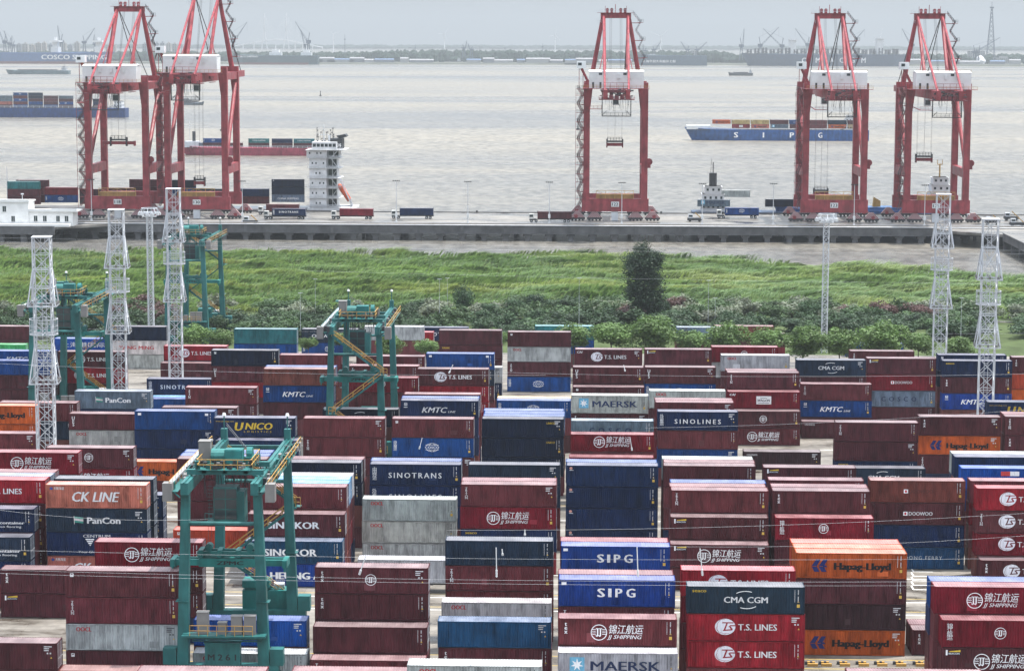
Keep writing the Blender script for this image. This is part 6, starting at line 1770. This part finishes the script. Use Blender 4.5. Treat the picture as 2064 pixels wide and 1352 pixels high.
tc = c0 * (1 - t_) + c1 * t_; tc = tc * (1 - yel[:, None] * .8) + cy * yel[:, None] * .8; tc = tc * (1 - edge[:, None] * .75) + ce * edge[:, None] * .75
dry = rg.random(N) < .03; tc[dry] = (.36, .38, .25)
col = np.ones((N, 5, 4), np.float32); col[:, :, :3] = tc[:, None, :]; col[:, :2, :3] *= .8  # blade feet darker: shade low in the reeds put into the colour
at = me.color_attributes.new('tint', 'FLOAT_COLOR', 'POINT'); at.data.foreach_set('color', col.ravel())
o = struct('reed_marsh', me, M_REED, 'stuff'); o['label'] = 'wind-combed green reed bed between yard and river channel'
# ---- crowns
def crown_mesh(name, rx, ry, rz, n, leaf, seed, clumps=14, ragged=.25, tall=False):
    r = np.random.default_rng(seed)
    cc = r.normal(0, 1, (clumps, 3)); cc /= np.linalg.norm(cc, axis=1)[:, None]; cc *= (r.random((clumps, 1)) ** .5) * .72
    rad = r.uniform(.28, .5, clumps)
    k = r.integers(0, clumps, n); d = r.normal(0, 1, (n, 3)); d /= np.linalg.norm(d, axis=1)[:, None]
    p = cc[k] + d * rad[k][:, None] * (r.random((n, 1)) ** .35) * (1 + ragged * r.normal(0, .4, (n, 1)))
    p[:, 2] = np.clip(p[:, 2], -.95, 2)
    p = p * np.array([rx, ry, rz]) + np.array([0, 0, rz])
    nrm = d + r.normal(0, .6, (n, 3)); nrm /= np.linalg.norm(nrm, axis=1)[:, None]
    u = np.cross(nrm, r.normal(0, 1, (n, 3))); u /= np.linalg.norm(u, axis=1)[:, None]; v = np.cross(nrm, u)
    s = leaf * r.uniform(.6, 1.4, (n, 1))
    V = np.stack([p - u * s, p - v * s * .6, p + u * s, p + v * s * .6], 1).astype(np.float32)
    me = bpy.data.meshes.new(name)
    me.from_pydata(V.reshape(-1, 3).tolist(), [], [(4 * i, 4 * i + 1, 4 * i + 2, 4 * i + 3) for i in range(n)]); me.update()
    return me
def trunk_mesh(h, r, seed, top):
    rn = random.Random(seed); m = MB(); m.tube((0, 0, 0), (0, 0, h), r, 7, r * .6)
    for i in range(6):
        a = rn.uniform(0, 6.28); z0 = h * rn.uniform(.6, 1.0); m.tube((0, 0, z0), (math.cos(a) * top * .5, math.sin(a) * top * .5, z0 + top * rn.uniform(.3, .7)), r * .45, 5, r * .15)
    return m.mesh('trunk')
RND_C = [crown_mesh('crown', 1, 1, 1, 5200, .060, 40 + i, 26, .10) for i in range(4)]
BSH_C = [crown_mesh('crown', 1, 1, 1, 1900, .075, 60 + i, 14, .22) for i in range(4)]
TALL_C = crown_mesh('crown', 1, 1, 1, 2600, .060, 77, 30, .7)
TRK = trunk_mesh(1.0, .06, 3, .8)
def plant(name, label, cat, X, Y, z, crown, sx, sz, col, tr_h, grp, rz=0.0, sy=None):
    t = thing(name, label, cat, (X, Y, z), rz, grp)
    obj('crown', crown, M_LEAF, t, (0, 0, tr_h), col, scale=(sx, sy or sx, sz))
    obj('trunk', TRK, M_BARK, t, scale=(max(1.0, sx * .6), max(1.0, sx * .6), tr_h + sz * .8))
    return t
ROUND = ((390, 690, 54, 1.0), (446, 692, 46, .8), (622, 700, 30, .8), (785, 708, 44, 1.0), (992, 690, 46, .9), (1156, 696, 58, 1.0), (1232, 701, 72, 1.0), (1312, 700, 80, 1.05), (1391, 702, 58, .95), (1462, 702, 66, 1.05), (1540, 707, 66, 1.0), (1618, 712, 70, 1.0), (1692, 714, 62, 1.25), (1776, 712, 80, 1.05), (1851, 712, 56, 1.05), (1938, 714, 56, .8), (1120, 694, 40, .8), (860, 706, 40, .7), (700, 700, 50, .9))
rn = random.Random(8)
for k, (px, yb, wpx, hk) in enumerate(ROUND):
    Yt = 462 + rn.uniform(-1.5, 3); p = ony(px, yb, Yt); s = FPX / Yt; r = wpx / s / 2 * 1.5
    zt_ = ony(px, yb - wpx * .70 * hk, Yt).z; zb_ = max(.6, ony(px, yb + 8, Yt).z)
    g = rn.uniform(.85, 1.15)
    plant('round_tree', '%s clipped round green tree from the left behind the container rows' % ORD[k + 1], 'tree', p.x, Yt, 0, RND_C[k % 4], r, max(1.6, (zt_ - zb_) / 2 * 1.12), (.092 * g, .155 * g, .046 * g), zb_, 'round trees behind the yard', rn.uniform(0, 6))
DARK = ((1298, 655, 66, 492, 1, 'tall ragged dark tree rising above the hedge into the marsh', 2), (935, 640, 34, 576, .9, 'pointed dark tree in the hedge left of the middle', 0), (1082, 640, 38, 588, .8, 'very dark rounded tree in the hedge near the middle', 1), (1038, 640, 46, 604, .9, 'loose green tree in the hedge beside the very dark one', 0), (840, 636, 36, 603, .9, 'bushy dark tree in the hedge behind the gantry crane', 1), (1632, 650, 44, 604, .9, 'dark tree in the hedge beside the slim lattice mast', 0), (1330, 652, 36, 600, .8, 'low dark tree at the foot of the tallest tree', 1), (985, 645, 50, 612, .9, 'broad green tree in the hedge right of the pointed one', 0), (715, 640, 40, 610, .9, 'dark tree in the hedge behind the mid yard crane', 1))
def ragged_tree(px, yb, yt, lab):
    p = onz(px, yb, 0); H_ = ony(px, yt, p.y).z
    t = thing('dark_tree', lab, 'tree', (p.x, p.y, 0), 0, 'dark trees along the marsh hedge')
    rr_ = random.Random(2)
    for i, (dx, z0, rx, rz) in enumerate(((-.2, 0, 4.4, .20), (1.6, .16, 4.6, .17), (-2.2, .26, 4.6, .16), (2.0, .40, 4.6, .15), (-1.2, .50, 4.8, .15), (1.2, .60, 4.6, .15), (-2.6, .64, 3.3, .13), (2.5, .70, 2.8, .11), (-.6, .76, 2.6, .13))):
        obj('crown', TALL_C, M_LEAF, t, (dx, rr_.uniform(-1, 1), z0 * H_), (.026, .050, .027), rr_.uniform(0, 6), (rx * .98, rx * .98, rz * H_ * 1.15))
    obj('trunk', TRK, M_BARK, t, scale=(4, 4, H_ * .8))
for k, (px, yb, wpx, yt, _q, lab, kind) in enumerate(DARK):
    if kind == 2:
        ragged_tree(px, yb, yt, lab); continue
    p = onz(px, yb, 0); s = FPX / p.y; r = wpx / s / 2 * 1.5; top = ony(px, yt, p.y).z
    dk = (.026, .052, .026) if kind else (.040, .080, .036)
    plant('dark_tree', lab, 'tree', p.x, p.y, 0, TALL_C if kind == 2 else RND_C[k % 4], r, (top - .4) / 2 * 1.05, dk, .3, 'dark trees along the marsh hedge', k * 1.3)
KIND = (('dark green', (.032, .062, .028)), ('mid green', (.050, .092, .036)), ('white-flowering', (.150, .172, .125)), ('reddish-brown flowering', (.090, .048, .045)), ('pale green', (.058, .098, .042)))
cnt = {}
for k in range(290):
    px = rn.uniform(-30, 2100); row = rn.random(); yb = 690 - row * 60
    p = onz(px, yb, 0); s = FPX / p.y
    zone = math.sin(px * .013 + 1) + .6 * math.sin(px * .037)
    if row < .55: kd = rn.choice((0, 0, 0, 1))
    else: kd = rn.choice((2, 2, 4, 1)) if zone > .1 else rn.choice((3, 3, 1, 2) if px > 1250 or px < 520 else (1, 4, 0, 2))
    r = rn.uniform(3.4, 5.6); cnt[kd] = cnt.get(kd, 0) + 1
    g = rn.uniform(.8, 1.2); c = tuple(v * g for v in KIND[kd][1])
    plant('hedge_shrub', '%s oleander-like shrub in the dense hedge before the marsh' % KIND[kd][0], 'shrub', p.x, p.y, -.2, BSH_C[k % 4], r, rn.uniform(1.7, 2.7), c, .1, KIND[kd][0] + ' shrubs of the marsh hedge', rn.uniform(0, 6))
# ================================================================== painted marks and wheel stops in the yard
m_wh = simple('road_paint_white', (.62, .62, .60), .7, 0, .3, .25, 1.5); m_ye = simple('road_paint_yellow', (.36, .26, .07), .7, 0, .3, .25, 1.5)
mk = thing('road_marking', 'yellow and white lane lines painted on the yard roads', 'road marking', (0, 0, .004))
def hline(py, w, mat, x0=-200, x1=200, px=1450):
    Y = onz(px, py, 0).y; m = MB(); m.add([(x0, Y, 0), (x1, Y, 0), (x1, Y + w, 0), (x0, Y + w, 0)], [(0, 1, 2, 3)]); obj('lane_line', m, mat, mk)
for py, mat in ((1203, m_ye), (1210, m_wh), (1229, m_ye), (1235, m_wh), (1022, m_ye), (1052, m_wh), (1326, m_ye), (1345, m_ye), (935, m_ye), (905, m_wh), (1163, m_wh)): hline(py, .2, mat)
for a in range(5):
    q0 = onz(1840, 1152 + a * 9, 0); m = MB()
    m.add([(q0.x, q0.y, 0), (q0.x + 2.6, q0.y, 0), (q0.x + 2.6, q0.y + .25, 0), (q0.x, q0.y + .25, 0)], [(0, 1, 2, 3)]); m.add([(q0.x, q0.y, .001), (q0.x + .2, q0.y, .001), (q0.x + .2, q0.y + 2.2, .001), (q0.x, q0.y + 2.2, .001)], [(0, 1, 2, 3)]); obj('slot_mark', m, m_wh, mk)
for k in range(7):
    px = (1632, 1660, 1697, 1735, 1772, 1810, 1850)[k]; p = onz(px, 1338, 0)
    t = thing('wheel_stop', '%s black and yellow kerb block from the left on the yard floor' % ORD[k + 1], 'kerb block', (p.x, p.y, 0), 0, 'kerb blocks beside the orange stack')
    for i in range(4):
        m = MB(); m.box(-.55 + i * .28, -.55 + i * .28 + .279, -.18, .18, 0, .32); obj('block_segment', m, M_YEL if i % 2 else M_DARK, t)
    m = MB(); m.box(-.3, .8, -.9, -.6, 0, .3); obj('offset_block', m, M_YEL, t)
# ================================================================== overhead wires crossing the yard
WIRES = (((-60, 1146), (2130, 1170)), ((-60, 1153), (2130, 1178)), ((-60, 1106), (2130, 1124)), ((-40, 1022), (420, 1046)), ((900, 1068), (2130, 1030)), ((1300, 1100), (2130, 1074)), ((-60, 730), (1100, 756)), ((1000, 750), (2130, 752)), ((-60, 660), (2130, 672)), ((600, 545), (2130, 572)), ((-60, 478), (2130, 505)), ((-60, 486), (2130, 512)), ((1300, 862), (2130, 820)))
for k, ((x0, y0), (x1, y1)) in enumerate(WIRES):
    Yw = 205.0 + k * 1.5 if y0 > 1000 else (300.0 if y0 > 700 else 480.0)
    a = ony(x0, y0, Yw); b = ony(x1, y1, Yw); m = MB(); n = 10; prev = None
    for i in range(n + 1):
        f = i / n; p = a.lerp(b, f) - Vector((0, 0, 4 * .5 * f * (1 - f)))
        if prev is not None: m.tube(prev, p, .008 if Yw < 250 else .011, 4, cap=False)
        prev = p
    o = obj('overhead_wire', m, simple('wire_%d' % k, (.7, .7, .72), .5) if k == 0 else bpy.data.materials['wire_0']); tag(o, '%s thin grey overhead wire counted from the nearest, strung across the yard' % ORD[k + 1], 'wire', 'overhead wires across the yard')
for k, (x0, y0, x1, y1) in enumerate(((1284, 1102, 1286, 1163), (738, 1118, 724, 1158), (1000, 1103, 1001, 1163), (913, 735, 905, 752), (851, 882, 845, 905), (1257, 735, 1260, 748), (1270, 882, 1274, 908), (1411, 1105, 1416, 1160), (1012, 1106, 1013, 1118), (1058, 1067, 1058, 1078))):
    Yw = 206.0 if y0 > 1000 else 300.0
    a = ony(x0, y0, Yw); b = ony(x1, y1, Yw); m = MB(); m.tube(a, b, .05, 6); n = 5
    for i in range(n): q = a.lerp(b, .75 + .05 * i); m.tube(q, q + (b - a).normalized() * .06, .11, 6)
    o = obj('insulator_rod', m, M_WHITE); tag(o, '%s slanting white insulator rod hung on the overhead wires' % ORD[k + 1], 'insulator', 'insulator rods on the wires')
# thin lamp poles before the marsh
for k, (px, yt, yb) in enumerate(((886, 562, 665), (902, 560, 645), (1167, 560, 665), (1427, 565, 660), (1441, 600, 660), (1936, 600, 695), (606, 590, 690), (636, 562, 650))):
    p = onz(px, yb, 0); h = ony(px, yt, p.y).z
    t = thing('thin_pole', '%s thin grey pole from the left standing by the hedge' % ORD[k + 1], 'pole', (p.x, p.y, 0), 0, 'thin poles along the hedge')
    m = MB(); m.tube((0, 0, 0), (0, 0, h), .06, 6, .03); obj('shaft', m, M_GALV, t)
    m = MB(); m.box(-.5, .5, -.06, .06, h - .1, h); obj('crossarm', m, M_GALV, t)
# ================================================================== haze over river and yard
m, nt, b = newmat('river_haze'); nt.nodes.remove(b)
pv = nd(nt, 'ShaderNodeVolumePrincipled'); pv.inputs['Color'].default_value = (.455, .488, .512, 1); pv.inputs['Density'].default_value = HAZE; pv.inputs['Anisotropy'].default_value = 0.0
nt.links.new(pv.outputs[0], nt.nodes['Material Output'].inputs['Volume'])
mb = MB(); mb.box(-17000, 17000, -600, 33500, -120, 330)
o = struct('haze', mb, m, 'stuff')
print('plants ok')
